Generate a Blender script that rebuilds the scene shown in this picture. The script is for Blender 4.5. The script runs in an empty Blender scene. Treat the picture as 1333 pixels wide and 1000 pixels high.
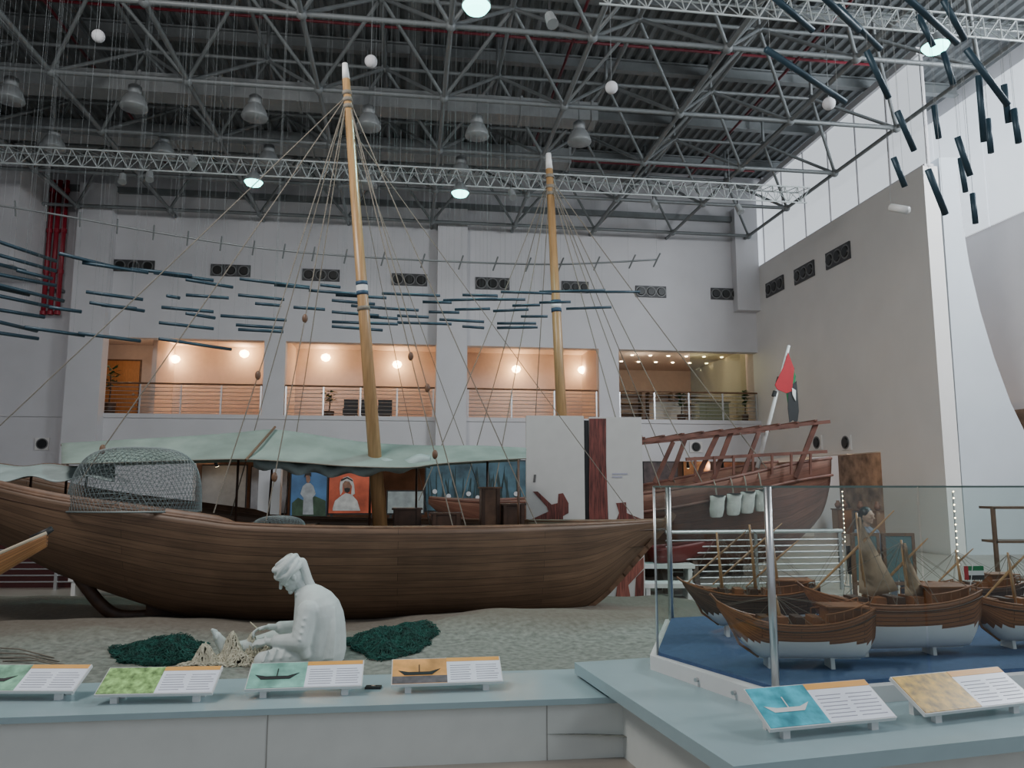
import bpy, bmesh, math, random
from mathutils import Vector, Matrix
random.seed(7)
SC=bpy.context.scene
COL=SC.collection
EYE=1.65
PITCH=math.radians(7.5); cP=math.cos(PITCH); sP=math.sin(PITCH)
# ---------------------------------------------------------------- measuring helpers (survey of the place)
def ray(px,py):
    u=(px-666.5)/1000; v=(500-py)/1000
    return Vector((u, cP-v*sP, sP+v*cP))
CAMP=Vector((0,0,EYE))
def D(px,py,Y):
    d=ray(px,py); return CAMP+d*(Y/d.y)
def G(px,py,z):
    d=ray(px,py); return CAMP+d*((z-EYE)/d.z)
class Frame:
    def __init__(s,o,ang):
        s.M=Matrix.Translation(o)@Matrix.Rotation(ang,4,'Z'); s.I=s.M.inverted(); s.ang=ang
        s.o=s.I@CAMP
    def _d(s,px,py): return s.I.to_3x3()@ray(px,py)
    def ly(s,px,py,y=0):
        d=s._d(px,py); return s.o+d*((y-s.o.y)/d.y)
    def lx(s,px,py,x=0):
        d=s._d(px,py); return s.o+d*((x-s.o.x)/d.x)
    def lz(s,px,py,z):
        return s.I@G(px,py,z)
# ---------------------------------------------------------------- materials
MATS={}
def mat(name,col,rough=.6,metal=0.,var=.08,scale=6.,bump=0.,es=0.,ecol=None,stretch=(1,1,1),detail=4):
    if name in MATS: return MATS[name]
    m=bpy.data.materials.new(name); m.use_nodes=True; nt=m.node_tree; b=nt.nodes['Principled BSDF']
    b.inputs['Roughness'].default_value=rough; b.inputs['Metallic'].default_value=metal
    tc=nt.nodes.new('ShaderNodeTexCoord'); mp=nt.nodes.new('ShaderNodeMapping'); mp.inputs['Scale'].default_value=stretch
    nz=nt.nodes.new('ShaderNodeTexNoise'); nz.inputs['Scale'].default_value=scale; nz.inputs['Detail'].default_value=detail
    nt.links.new(tc.outputs['Object'],mp.inputs[0]); nt.links.new(mp.outputs[0],nz.inputs['Vector'])
    r=nt.nodes.new('ShaderNodeValToRGB'); r.color_ramp.elements[0].position=.3; r.color_ramp.elements[1].position=.7
    r.color_ramp.elements[0].color=[max(0,c*(1-var)) for c in col[:3]]+[1]
    r.color_ramp.elements[1].color=[min(1,c*(1+var)) for c in col[:3]]+[1]
    nt.links.new(nz.outputs['Fac'],r.inputs[0]); nt.links.new(r.outputs[0],b.inputs['Base Color'])
    if bump:
        bp=nt.nodes.new('ShaderNodeBump'); bp.inputs['Strength'].default_value=bump; bp.inputs['Distance'].default_value=.02
        nt.links.new(nz.outputs['Fac'],bp.inputs['Height']); nt.links.new(bp.outputs[0],b.inputs['Normal'])
    if es:
        b.inputs['Emission Color'].default_value=list(ecol or col)[:3]+[1]; b.inputs['Emission Strength'].default_value=es
    MATS[name]=m; return m
def plank_mat(name,c1,c2,groove,row=.1,width=1.6,rough=.5,streak=.45):
    m=bpy.data.materials.new(name); m.use_nodes=True; nt=m.node_tree; b=nt.nodes['Principled BSDF']
    b.inputs['Roughness'].default_value=rough
    uv=nt.nodes.new('ShaderNodeUVMap'); br=nt.nodes.new('ShaderNodeTexBrick')
    br.offset=.37; br.inputs['Scale'].default_value=1; br.inputs['Brick Width'].default_value=width; br.inputs['Row Height'].default_value=row
    br.inputs['Mortar Size'].default_value=.0025; br.inputs['Mortar Smooth'].default_value=.4
    br.inputs['Color1'].default_value=(*c1,1); br.inputs['Color2'].default_value=(*c2,1); br.inputs['Mortar'].default_value=(*groove,1)
    nt.links.new(uv.outputs[0],br.inputs['Vector'])
    mp=nt.nodes.new('ShaderNodeMapping'); mp.inputs['Scale'].default_value=(.9,22,1)
    nz=nt.nodes.new('ShaderNodeTexNoise'); nz.inputs['Scale'].default_value=2.2; nz.inputs['Detail'].default_value=6
    nt.links.new(uv.outputs[0],mp.inputs[0]); nt.links.new(mp.outputs[0],nz.inputs['Vector'])
    n2=nt.nodes.new('ShaderNodeTexNoise'); n2.inputs['Scale'].default_value=1.3; n2.inputs['Detail'].default_value=6
    nt.links.new(uv.outputs[0],n2.inputs['Vector'])
    ad=nt.nodes.new('ShaderNodeMath'); ad.operation='ADD'; nt.links.new(nz.outputs['Fac'],ad.inputs[0]); nt.links.new(n2.outputs['Fac'],ad.inputs[1])
    mr=nt.nodes.new('ShaderNodeMapRange'); mr.inputs[1].default_value=.7; mr.inputs[2].default_value=1.3; mr.inputs[3].default_value=1-streak; mr.inputs[4].default_value=1+streak
    nt.links.new(ad.outputs[0],mr.inputs[0])
    mx=nt.nodes.new('ShaderNodeVectorMath'); mx.operation='SCALE'; nt.links.new(br.outputs['Color'],mx.inputs[0]); nt.links.new(mr.outputs[0],mx.inputs['Scale'])
    nt.links.new(mx.outputs[0],b.inputs['Base Color'])
    bp=nt.nodes.new('ShaderNodeBump'); bp.inputs['Strength'].default_value=.35; bp.inputs['Distance'].default_value=.008; bp.invert=True
    nt.links.new(br.outputs['Fac'],bp.inputs['Height']); nt.links.new(bp.outputs[0],b.inputs['Normal'])
    MATS[name]=m; return m
def glass_mat(name,tint=(.93,.955,.945),refl=.035):
    m=bpy.data.materials.new(name); m.use_nodes=True; nt=m.node_tree; nt.nodes.clear()
    o=nt.nodes.new('ShaderNodeOutputMaterial'); t=nt.nodes.new('ShaderNodeBsdfTransparent'); t.inputs[0].default_value=(*tint,1)
    g=nt.nodes.new('ShaderNodeBsdfGlossy'); g.inputs['Roughness'].default_value=.02; mx=nt.nodes.new('ShaderNodeMixShader'); mx.inputs[0].default_value=refl
    nt.links.new(t.outputs[0],mx.inputs[1]); nt.links.new(g.outputs[0],mx.inputs[2]); nt.links.new(mx.outputs[0],o.inputs[0])
    MATS[name]=m; return m
wall_w=mat('painted_wall',(.63,.62,.64),.75,var=.03,scale=1.2)
wall_grey=mat('painted_wall_grey',(.74,.715,.69),.5,var=.03,scale=1)  # even grey-beige paint of the right wall and speaker plates
wall_fin=mat('fin_shade_grey',(.55,.59,.63),.6,var=.03,scale=1)  # greyer than the white walls: the fin's shade is put into its colour
wall_warm=mat('gallery_plaster',(.60,.50,.45),.8,var=.04)
steel=mat('painted_steel',(.19,.205,.21),.5,.2,var=.06)
steel_w=mat('white_truss_paint',(.46,.50,.50),.4,.2,var=.05)
roofm=mat('roof_deck',(.16,.172,.178),.7,.1,var=.15,scale=3)
ductm=mat('duct_metal',(.27,.285,.29),.55,.2,var=.08)
redp=mat('red_pipe_paint',(.15,.010,.02),.4,var=.1)
redw=mat('red_riser_paint',(.26,.010,.025),.4,var=.1)
tubem=mat('slate_blue_tube',(.025,.055,.078),.45,.2,var=.15)
chrome=mat('brushed_steel',(.58,.59,.60),.3,.9,var=.04)
darkm=mat('black_plastic',(.015,.016,.018),.5)
plaster=mat('white_plaster',(.60,.655,.635),.65,var=.07,scale=9,bump=.25)
mastw=mat('varnished_mast_wood',(.40,.24,.11),.35,var=.22,scale=5,stretch=(8,8,.5))
darkwood=mat('dark_teak',(.07,.036,.021),.5,var=.35,scale=6,bump=.2)
midwood=mat('teak_trim',(.15,.08,.045),.45,var=.3,scale=7,bump=.1)
modeltrim=mat('model_trim_wood',(.23,.095,.038),.45,var=.25,scale=9)
redwood=mat('reddish_timber',(.14,.054,.038),.6,var=.3,scale=5,bump=.1)
ropem=mat('hemp_rope',(.20,.178,.145),.9,var=.15,scale=40)
canvas=mat('pale_green_canvas',(.215,.265,.235),.9,var=.2,scale=2.5,bump=.15)
canvas_w=mat('white_canvas',(.31,.37,.36),.85,var=.15,scale=4,bump=.3)
countert=mat('counter_top_laminate',(.35,.47,.50),.3,var=.03)
counterf=mat('counter_front_panel',(.66,.69,.66),.45,var=.03)
whitep=mat('white_paint',(.72,.72,.71),.4,var=.03)
floorm=mat('hall_floor',(.30,.265,.23),.35,var=.1,scale=2)
bluef=mat('blue_case_carpet',(.045,.09,.19),.8,var=.12,scale=30)
netg=mat('green_net',(.008,.065,.05),.8,var=.6,scale=14)
netw=mat('pale_net_rope',(.54,.51,.40),.9,var=.25,scale=20)
wirem=mat('galvanised_wire',(.19,.225,.225),.5,.4)
hullm=plank_mat('hull_planks',(.125,.074,.045),(.175,.105,.064),(.035,.020,.012),.075,4.6,streak=.38)
hull2m=plank_mat('red_hull_planks',(.14,.056,.037),(.18,.08,.052),(.04,.016,.010),.12,3.,rough=.8,streak=.4)
modelm=plank_mat('model_planks',(.22,.078,.028),(.28,.11,.04),(.08,.03,.012),.02,.6,streak=.25)
modeldark=plank_mat('dark_model_planks',(.085,.045,.028),(.125,.07,.042),(.03,.015,.01),.02,.6,streak=.2)
glassm=glass_mat('clear_glass')
winm=mat('daylit_window_pane',(.7,.75,.8),.5,es=.75,ecol=(.86,.93,1))
# ---------------------------------------------------------------- mesh builder
class MB:
    def __init__(s): s.v=[]; s.f=[]; s.m=[]
    def add(s,vs,fs,m=0):
        n=len(s.v); s.v+= [tuple(v) for v in vs]; s.f+=[tuple(i+n for i in f) for f in fs]; s.m+=[m]*len(fs); return s
    def box(s,x0,x1,y0,y1,z0,z1,m=0):
        x0,x1=min(x0,x1),max(x0,x1); y0,y1=min(y0,y1),max(y0,y1); z0,z1=min(z0,z1),max(z0,z1)
        vs=[(x,y,z) for z in (z0,z1) for x,y in ((x0,y0),(x1,y0),(x1,y1),(x0,y1))]
        return s.add(vs,[(3,2,1,0),(4,5,6,7),(0,1,5,4),(1,2,6,5),(2,3,7,6),(3,0,4,7)],m)
    def obox(s,p0,p1,w,h,m=0,up=(0,0,1)):
        p0=Vector(p0);p1=Vector(p1); d=(p1-p0).normalized(); up=Vector(up)
        a=d.cross(up)
        if a.length<1e-4: a=d.cross(Vector((1,0,0)))
        a.normalize(); b=a.cross(d)
        vs=[p+a*(i*w/2)+b*(j*h/2) for p in (p0,p1) for i,j in ((-1,-1),(1,-1),(1,1),(-1,1))]
        return s.add(vs,[(3,2,1,0),(4,5,6,7),(0,1,5,4),(1,2,6,5),(2,3,7,6),(3,0,4,7)],m)
    def cyl(s,p0,p1,r0,r1=None,n=8,m=0,cap=True):
        if r1 is None: r1=r0
        p0=Vector(p0);p1=Vector(p1); d=(p1-p0)
        if d.length<1e-6: return s
        d.normalize(); a=d.orthogonal().normalized(); b=d.cross(a)
        vs=[];
        for p,r in ((p0,r0),(p1,r1)):
            for i in range(n):
                t=2*math.pi*i/n; vs.append(p+(a*math.cos(t)+b*math.sin(t))*r)
        fs=[(i,(i+1)%n,n+(i+1)%n,n+i) for i in range(n)]
        if cap: fs+= [tuple(range(n-1,-1,-1)),tuple(range(n,2*n))]
        return s.add(vs,fs,m)
    def tube(s,pts,r,n=6,m=0):
        pts=[Vector(p) for p in pts]; k=len(pts); rs=r if isinstance(r,(list,tuple)) else [r]*k
        t0=(pts[1]-pts[0]).normalized(); a=t0.orthogonal().normalized(); vs=[]
        for i,p in enumerate(pts):
            t=(pts[min(i+1,k-1)]-pts[max(i-1,0)])
            t=t.normalized() if t.length>1e-9 else t0
            a=(a-t*a.dot(t)); a=a.normalized() if a.length>1e-6 else t.orthogonal().normalized()
            b=t.cross(a)
            for j in range(n):
                q=2*math.pi*j/n; vs.append(p+(a*math.cos(q)+b*math.sin(q))*rs[i])
        fs=[(i*n+j,i*n+(j+1)%n,(i+1)*n+(j+1)%n,(i+1)*n+j) for i in range(k-1) for j in range(n)]
        fs+=[tuple(range(n-1,-1,-1)),tuple(range((k-1)*n,k*n))]
        return s.add(vs,fs,m)
    def sph(s,c,r,nu=12,nv=8,m=0,R=None):
        if not isinstance(r,(tuple,list)): r=(r,r,r)
        c=Vector(c); vs=[]
        for j in range(1,nv):
            ph=math.pi*j/nv
            for i in range(nu):
                th=2*math.pi*i/nu; p=Vector((r[0]*math.sin(ph)*math.cos(th),r[1]*math.sin(ph)*math.sin(th),r[2]*math.cos(ph)))
                if R: p=R@p
                vs.append(c+p)
        t=Vector((0,0,r[2])); b=-t
        if R: t=R@t;b=R@b
        vs+=[c+t,c+b]; T=len(vs)-2; B=T+1
        fs=[(j*nu+i,(j+1)*nu+i,(j+1)*nu+(i+1)%nu,j*nu+(i+1)%nu) for j in range(nv-2) for i in range(nu)]
        fs+=[(T,i,(i+1)%nu) for i in range(nu)]+[(B,(nv-2)*nu+(i+1)%nu,(nv-2)*nu+i) for i in range(nu)]
        return s.add(vs,fs,m)
    def cap(s,p0,p1,r0,r1,n=12):
        s.cyl(p0,p1,r0,r1,n); s.sph(p0,r0,n,8); s.sph(p1,r1,n,8); return s
    def lathe(s,c,prof,n=20,m=0):
        c=Vector(c); vs=[]
        for r,z in prof:
            for i in range(n):
                t=2*math.pi*i/n; vs.append(c+Vector((r*math.cos(t),r*math.sin(t),z)))
        k=len(prof); fs=[(j*n+i,j*n+(i+1)%n,(j+1)*n+(i+1)%n,(j+1)*n+i) for j in range(k-1) for i in range(n)]
        fs+=[tuple(range(n-1,-1,-1)),tuple(range((k-1)*n,k*n))]
        return s.add(vs,fs,m)
    def rings(s,rs,n=20,m=0):
        vs=[]
        for c,a,b in rs:
            c=Vector(c);a=Vector(a);b=Vector(b)
            for i in range(n):
                t=2*math.pi*i/n; vs.append(c+a*math.cos(t)+b*math.sin(t))
        k=len(rs); fs=[(j*n+i,j*n+(i+1)%n,(j+1)*n+(i+1)%n,(j+1)*n+i) for j in range(k-1) for i in range(n)]
        fs+=[tuple(range(n-1,-1,-1)),tuple(range((k-1)*n,k*n))]
        return s.add(vs,fs,m)
    def grid(s,P,m=0):
        a=len(P);b=len(P[0]); return s.add([p for r in P for p in r],[(i*b+j,i*b+j+1,(i+1)*b+j+1,(i+1)*b+j) for i in range(a-1) for j in range(b-1)],m)
    def prism(s,pts,dv,m=0):
        n=len(pts); pts=[Vector(p) for p in pts]; dv=Vector(dv)
        return s.add(pts+[p+dv for p in pts],[tuple(range(n)),tuple(range(2*n-1,n-1,-1))]+[(i,n+i,n+(i+1)%n,(i+1)%n) for i in range(n)],m)
    def obj(s,name,mats,M=None,smooth=False,fix=True):
        me=bpy.data.meshes.new(name); me.from_pydata(s.v,[],s.f)
        if not isinstance(mats,(list,tuple)): mats=[mats]
        for k in mats: me.materials.append(k)
        me.polygons.foreach_set('material_index',s.m)
        if smooth: me.polygons.foreach_set('use_smooth',[True]*len(me.polygons))
        if fix:
            bm=bmesh.new(); bm.from_mesh(me); bmesh.ops.recalc_face_normals(bm,faces=bm.faces); bm.to_mesh(me); bm.free()
        if M is not None: me.transform(M)
        me.update(); o=bpy.data.objects.new(name,me); COL.objects.link(o); return o
def adopt(parent,parts,base):
    for p in parts:
        if p.type=='MESH': p.data.transform(Matrix.Translation(-base))
        else: p.location=p.location-base
        p.parent=parent
def thing(name,label,cat,parts,base,group=None,kind=None):
    base=Vector(base); e=bpy.data.objects.new(name,None); e.empty_display_size=.1; e.location=base; COL.objects.link(e)
    adopt(e,parts,base); e['label']=label; e['category']=cat
    if group: e['group']=group
    if kind: e['kind']=kind
    return e
def solo(o,label,cat,group=None,kind=None):
    me=o.data; n=len(me.vertices); c=Vector((0,0,0)); z=1e9
    for v in me.vertices: c+=v.co; z=min(z,v.co.z)
    c/=max(n,1); c.z=z; me.transform(Matrix.Translation(-c)); o.location=c
    o['label']=label; o['category']=cat
    if group: o['group']=group
    if kind: o['kind']=kind
    return o
def struct(o,label=None,cat='wall'):
    o['kind']='structure'; o['label']=label or 'plain painted part of the hall'; o['category']=cat; return o
def clone(e,loc,rot=0,label=None,scale=None):
    n=e.copy(); COL.objects.link(n); n.location=loc
    if rot: n.rotation_euler=(0,0,rot)
    if scale: n.scale=(scale,)*3
    for c in e.children:
        k=c.copy(); COL.objects.link(k); k.parent=n
        for g in c.children:
            h=g.copy(); COL.objects.link(h); h.parent=k
    if label: n['label']=label
    return n
def mod(o,t,**k):
    m=o.modifiers.new(t.title(),t)
    for a,b in k.items(): setattr(m,a,b)
    return m
def lerp_tab(tab,x):
    if x<=tab[0][0]: return tab[0][1]
    for (a,b),(c,d) in zip(tab,tab[1:]):
        if x<=c: return b+(d-b)*((x-a)/(c-a) if c>a else 1)
    return tab[-1][1]
def smooth_tab(pts,n=6):
    out=[]
    P=[Vector(p) for p in pts]
    for i in range(len(P)-1):
        p0=P[max(i-1,0)];p1=P[i];p2=P[i+1];p3=P[min(i+2,len(P)-1)]
        for k in range(n):
            t=k/n; out.append(.5*((2*p1)+(p2-p0)*t+(2*p0-5*p1+4*p2-p3)*t*t+(3*p1-p0-3*p2+p3)*t**3))
    out.append(P[-1]); return out
def soft(tab,n=8):
    return [(p.x,p.y) for p in smooth_tab([(a,b,0) for a,b in tab],n)]
# ---------------------------------------------------------------- hull
def hull(name,xs,sheer,keel,hb,mats,M,nt=12,vscale=1.5,wl=None,thick=.04,a=.85,b=1.15,uscale=1.,af=None):
    vs=[];fs=[];uv=[];mi=[]
    n=len(xs); W=2*nt+1
    for x in xs:
        zs=sheer(x); zk=min(keel(x),zs-.005); h=max(hb(x),.004); ax=af(x) if af else a
        for j in range(W):
            t=(j-nt)/nt; th=(1-abs(t))*math.pi/2
            y=h*(math.cos(th)**ax if th<math.pi/2-1e-6 else 0)*(1 if t>0 else -1); z=zs-(zs-zk)*(math.sin(th)**b if th>0 else 0)
            vs.append((x,y,z)); uv.append((x*uscale,(1-abs(t))*vscale+(10 if t>0 else 0)))
    for i in range(n-1):
        for j in range(W-1):
            f=(i*W+j,(i+1)*W+j,(i+1)*W+j+1,i*W+j+1); fs.append(f)
            zc=sum(vs[k][2] for k in f)/4
            mi.append(1 if (wl is not None and zc<wl) else 0)
    for i in (0,n-1):
        if hb(xs[i])>.05:
            fs.append(tuple(i*W+j for j in range(W))); mi.append(0)
    me=bpy.data.meshes.new(name); me.from_pydata(vs,[],fs)
    for k in mats: me.materials.append(k)
    me.polygons.foreach_set('material_index',mi); me.polygons.foreach_set('use_smooth',[True]*len(fs))
    ul=me.uv_layers.new(name='UVMap')
    for p in me.polygons:
        for li in p.loop_indices:
            ul.data[li].uv=uv[me.loops[li].vertex_index]
    me.transform(M); o=bpy.data.objects.new(name,me); COL.objects.link(o)
    mod(o,'SOLIDIFY',thickness=thick,offset=0)
    return o
# ================================================================= ROOM
A=D(120,540,25.0); B=D(990,548,28.1); th=math.atan2(B.y-A.y,B.x-A.x)
F=Frame(Vector((A.x,A.y,0)),th); FM=F.M
xR=F.ly(990,548).x; ZB=F.ly(240,540).z; ZO=F.ly(240,441).z; ZG=F.ly(300,598).z; ZT=13.3
def fx(px,py=500,y=0): return F.ly(px,py,y).x
bays=[(fx(125),fx(342)),(fx(370),fx(567)),(fx(608),fx(780)),(fx(806),xR)]
w=MB()
w.box(-7,xR+.4,0,.4,ZO,ZT); w.box(-7,xR+.4,0,.4,ZG,ZB)
w.box(-7,bays[0][0],0,.4,ZB,ZO)
for (a,b),(c,d) in zip(bays,bays[1:]): w.box(b,c,0,.4,ZB,ZO); w.box(b,c,0,.4,0,ZG)
w.box(-7,fx(250,640),0,.4,0,ZG)
zt=F.ly(145,250).z
a=F.ly(92,400,-.5); b=F.ly(137,400,-.5); w.box(a.x,b.x,-.5,0,0,zt+.1)
a=F.ly(569,400,-.4); b=F.ly(608,400,-.4); w.box(a.x,b.x,-.4,0,0,zt-.15)
a=F.ly(958,330,-.4); zz=F.ly(958,405,-.2).z; w.box(a.x,xR,-.4,0,zz,zt+.4)
struct(w.obj('wall_back',wall_w,FM),'tall white plastered wall with open gallery bays')
t=MB(); t.box(-7,xR,-.15,0,zt-.05,zt+.15); struct(t.obj('trim_1',steel,FM),'grey ledge along the top of the white wall','trim')
t=MB(); t.box(-7,xR,-.06,0,ZB-.12,ZB+.02); struct(t.obj('trim_2',wall_w,FM),'white edge strip of the gallery floor','trim')
w=MB(); p=F.ly(28,215,-2.2); q=F.ly(38,345,-2.2); w.box(-7,p.x,-2.2,0,q.z,zt+.6); struct(w.obj('wall_alcove',wall_w,FM),'white boxed bulkhead projecting from the wall')
w=MB(); w.box(-7.4,-7,-32,.4,0,ZT); struct(w.obj('wall_left',wall_w,FM),'white side wall of the hall')
YE=F.lx(1222,500,xR).y
pa=F.lx(1040,600,xR); pb=F.lx(1147,600,xR); zrd=F.lx(1147,588,xR).z
ZRW=F.lx(1215,207,xR).z
w=MB(); w.box(xR,xR+.4,YE,pb.y,0,ZRW); w.box(xR,xR+.4,pb.y,pa.y,zrd,ZRW); w.box(xR,xR+.4,pa.y,.4,0,ZRW)
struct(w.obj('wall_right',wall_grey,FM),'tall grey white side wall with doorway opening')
fp=[(1222,205),(1246,205),(1248,240),(1253,290),(1262,345),(1276,405),(1294,465),(1316,525),(1345,585),(1400,660),(1440,760),(1262,760)]
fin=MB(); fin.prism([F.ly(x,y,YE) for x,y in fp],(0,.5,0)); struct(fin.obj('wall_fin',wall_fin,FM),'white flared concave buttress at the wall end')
w=MB(); w.box(xR+3.2,xR+3.5,-32,.4,0,ZT); struct(w.obj('wall_outer',wall_w,FM),'bright white outer wall')
w=MB(); w.box(xR+.4,xR+3.4,-.1,.4,0,ZT); struct(w.obj('wall_end',wall_w,FM),'white end wall')
c=MB(); c.box(xR+.15,xR+.2,YE,-.1,ZRW+.05,12.7)
struct(c.obj('window_1',winm,FM),'long daylit clerestory window band','window')
c=MB(); yy=YE
while yy<0:
    c.box(xR+.12,xR+.20,yy-.022,yy+.022,ZRW,12.8); yy+=1.5
c.box(xR+.05,xR+.3,YE,0,ZRW-.02,ZRW+.06); c.box(xR+.05,xR+.3,YE,0,12.7,12.9)
struct(c.obj('trim_3',wall_w,FM),'white clerestory mullions','trim')
c=MB(); yy=-24
while yy<-1:
    c.box(xR+3.12,xR+3.18,yy+.03,yy+1.97,8.8,12.8); yy+=2
struct(c.obj('window_2',winm,FM),'tall daylit outer windows','window')
r=MB(); x=-7.4; P=[]
while x<xR+3.6:
    for dx,dz in ((0,0),(.10,0),(.15,.08),(.25,.08)): P.append((x+dx,dz))
    x+=.30
vs=[(x,-32,ZT+z) for x,z in P]+[(x,.4,ZT+z) for x,z in P]; n=len(P)
r.add(vs,[(i,i+1,n+i+1,n+i) for i in range(n-1)])
struct(r.obj('ceiling',roofm,FM),'dark grey corrugated metal roof deck','ceiling')
r=MB(); r.box(-7.4,xR+3.6,-34,6.7,-.1,0); struct(r.obj('floor',floorm,FM),'smooth brown grey hall floor','floor')
GY=3.2
g=MB(); g.box(-7,xR+.4,.4,7,ZB-.35,ZB-.02); struct(g.obj('floor_upper',wall_warm,FM),'upper gallery floor slab','floor')
g=MB(); g.box(-7,bays[3][0],GY,GY+.2,ZB,ZO+.4)
for i in range(3): g.box(bays[i][1]+.1,bays[i+1][0]-.1,.4,GY,ZB,ZO+.4)
g.box(fx(200,500,1.5),fx(206,500,1.5),1.2,GY,ZB,ZO+.4)
g.box(bays[3][0]-.1,xR+.4,6.8,7,ZB,ZO+.4)
g.box(xR,xR+.2,.4,7,ZB,ZO+.4)
struct(g.obj('wall_gallery',wall_warm,FM),'warm lit plaster wall inside the upper gallery')
g=MB(); g.box(-7,xR+.4,.4,7,ZO+.3,ZO+.45); struct(g.obj('ceiling_upper',wall_warm,FM),'gallery ceiling','ceiling')
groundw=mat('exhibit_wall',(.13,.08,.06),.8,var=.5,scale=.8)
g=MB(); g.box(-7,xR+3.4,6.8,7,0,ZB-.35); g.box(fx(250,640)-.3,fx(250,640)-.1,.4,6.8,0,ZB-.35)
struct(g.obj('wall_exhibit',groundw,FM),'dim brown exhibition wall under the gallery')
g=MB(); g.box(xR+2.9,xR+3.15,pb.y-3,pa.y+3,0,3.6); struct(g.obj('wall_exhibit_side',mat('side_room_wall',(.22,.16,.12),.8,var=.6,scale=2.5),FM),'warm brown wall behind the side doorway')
orange=mat('orange_wood_door',(.50,.22,.07),.4,var=.15,stretch=(6,6,1))
p=F.ly(139,470,GY-.06); q=F.ly(178,537,GY-.06)
d=MB(); d.box(p.x,q.x,GY-.06,GY-.01,ZB,F.ly(150,470,GY).z)
d2=MB(); d2.box(p.x-.06,q.x+.06,GY-.04,GY-.005,ZB,F.ly(150,470,GY).z+.06)
h=MB(); h.sph((q.x-.15,GY-.1,ZB+1),.05)
do=thing('door_1','orange brown wooden door in the upper gallery','door',[d.obj('door_leaf',orange,FM),d2.obj('door_frame',midwood,FM),h.obj('handle',chrome,FM)],FM@Vector((p.x,GY,ZB)),kind='structure')
def railing(x0,x1,y,z,M,name='railing',hgt=1.05,nb=7,wood=True,label='stainless steel railing with horizontal rods'):
    parts=[]
    n=max(1,round((x1-x0)/1.4))
    for i in range(n+1):
        xx=x0+.05+(x1-x0-.1)*i/n; p=MB(); p.box(xx-.025,xx+.025,y-.02,y+.02,z,z+hgt-.03); parts.append(p.obj('post',chrome,M))
    p=MB(); p.cyl((x0,y,z+hgt),(x1,y,z+hgt),.032,n=8); parts.append(p.obj('handrail',midwood if wood else chrome,M))
    for k in range(nb):
        p=MB(); zz=z+.12+(hgt-.25)*k/(nb-1); p.cyl((x0,y,zz),(x1,y,zz),.012,n=5); parts.append(p.obj('rod',chrome,M))
    thing(name,label,'railing',parts,M@Vector(((x0+x1)/2,y,z)),group='gallery railings' if wood else None)
for a,b in bays: railing(a,b-.02,.15,ZB,FM)
def pl(loc,e,col,r=.1,name='gallery_point_light'):
    l=bpy.data.lights.new(name,'POINT'); l.energy=e; l.color=col; l.shadow_soft_size=r; o=bpy.data.objects.new(name,l); o.location=loc; COL.objects.link(o); return o
glow=mat('warm_lamp_glow',(1,.75,.4),es=34,ecol=(1,.62,.27))
for px,py in ((228,468),(318,461),(424,466),(517,475),(672,481),(758,482)):
    c=F.ly(px,py,GY-.25); a=MB(); a.lathe((c.x,c.y,c.z-.14),[(.03,0),(.13,.05),(.18,.15),(.14,.25),(.03,.3)]); b=MB(); b.box(c.x-.05,c.x+.05,c.y+.15,GY,c.z-.05,c.z+.05)
    e=thing('wall_lamp','small glowing amber wall lamp on gallery wall','lamp',[a.obj('shade',glow,FM,True),b.obj('bracket',chrome,FM)],FM@c,group='gallery wall lamps')
    l=pl(FM@Vector((c.x,c.y-.25,c.z)),26,(1,.60,.34)); l.parent=e; l.location=l.location-e.location
pl(FM@Vector((fx(165,500,2),1.6,ZO-.3)),16,(1,.7,.45))  # added fill light to brighten the door, no fixture here
dot=mat('downlight_glow',(1,.85,.6),es=18,ecol=(1,.8,.5))
for i in range(7):
    for j in range(3):
        c=Vector((bays[3][0]+.6+i*.75,1.2+j*1.6,ZO+.27)); a=MB(); a.cyl(c,c+Vector((0,0,.03)),.06,n=10); solo(a.obj('downlight',dot,FM),'small round warm recessed ceiling downlight','light',group='gallery downlights')
for xx in (bays[3][0]+1.5,bays[3][0]+4.):
    pl(FM@Vector((xx,2.5,ZO-.3)),24,(1,.84,.6))
shelfc=mat('shop_shelving',(.20,.15,.10),.6,var=.5,scale=4)
for i in range(4):
    x0=bays[3][0]+.3+i*1.4
    s=MB(); s.box(x0,x0+1.1,6.2,6.7,ZB,ZB+.1); s.box(x0,x0+.05,6.2,6.7,ZB,ZB+1.8); s.box(x0+1.05,x0+1.1,6.2,6.7,ZB,ZB+1.8); 
    for kk in range(1,5): s.box(x0,x0+1.1,6.2,6.7,ZB+kk*.42,ZB+kk*.42+.04)
    solo(s.obj('shelf_unit',shelfc,FM),'brown open shelving in the upper gallery','shelf',group='gallery shelving')
for px in (850,910):
    a=F.ly(px,515,1.6); q=MB(); q.box(a.x,a.x+1.2,1.6,2.1,ZB,ZB+.85); t=MB(); t.box(a.x-.05,a.x+1.25,1.55,2.15,ZB+.85,ZB+.9)
    thing('service_desk','pale reception desk behind the gallery railing','desk',[q.obj('body',mat('desk_pale',(.5,.47,.4),.6),FM),t.obj('top',midwood,FM)],FM@Vector((a.x,1.6,ZB)),group='gallery desks')
gp=MB(); a=F.ly(900,500,.9); gp.box(a.x,xR-.05,.95,.97,ZB,ZO+.25); solo(gp.obj('glass_partition',glass_mat('partition_glass',(.78,.84,.74),.12),FM),'clear glass partition in upper gallery','partition')
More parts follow.
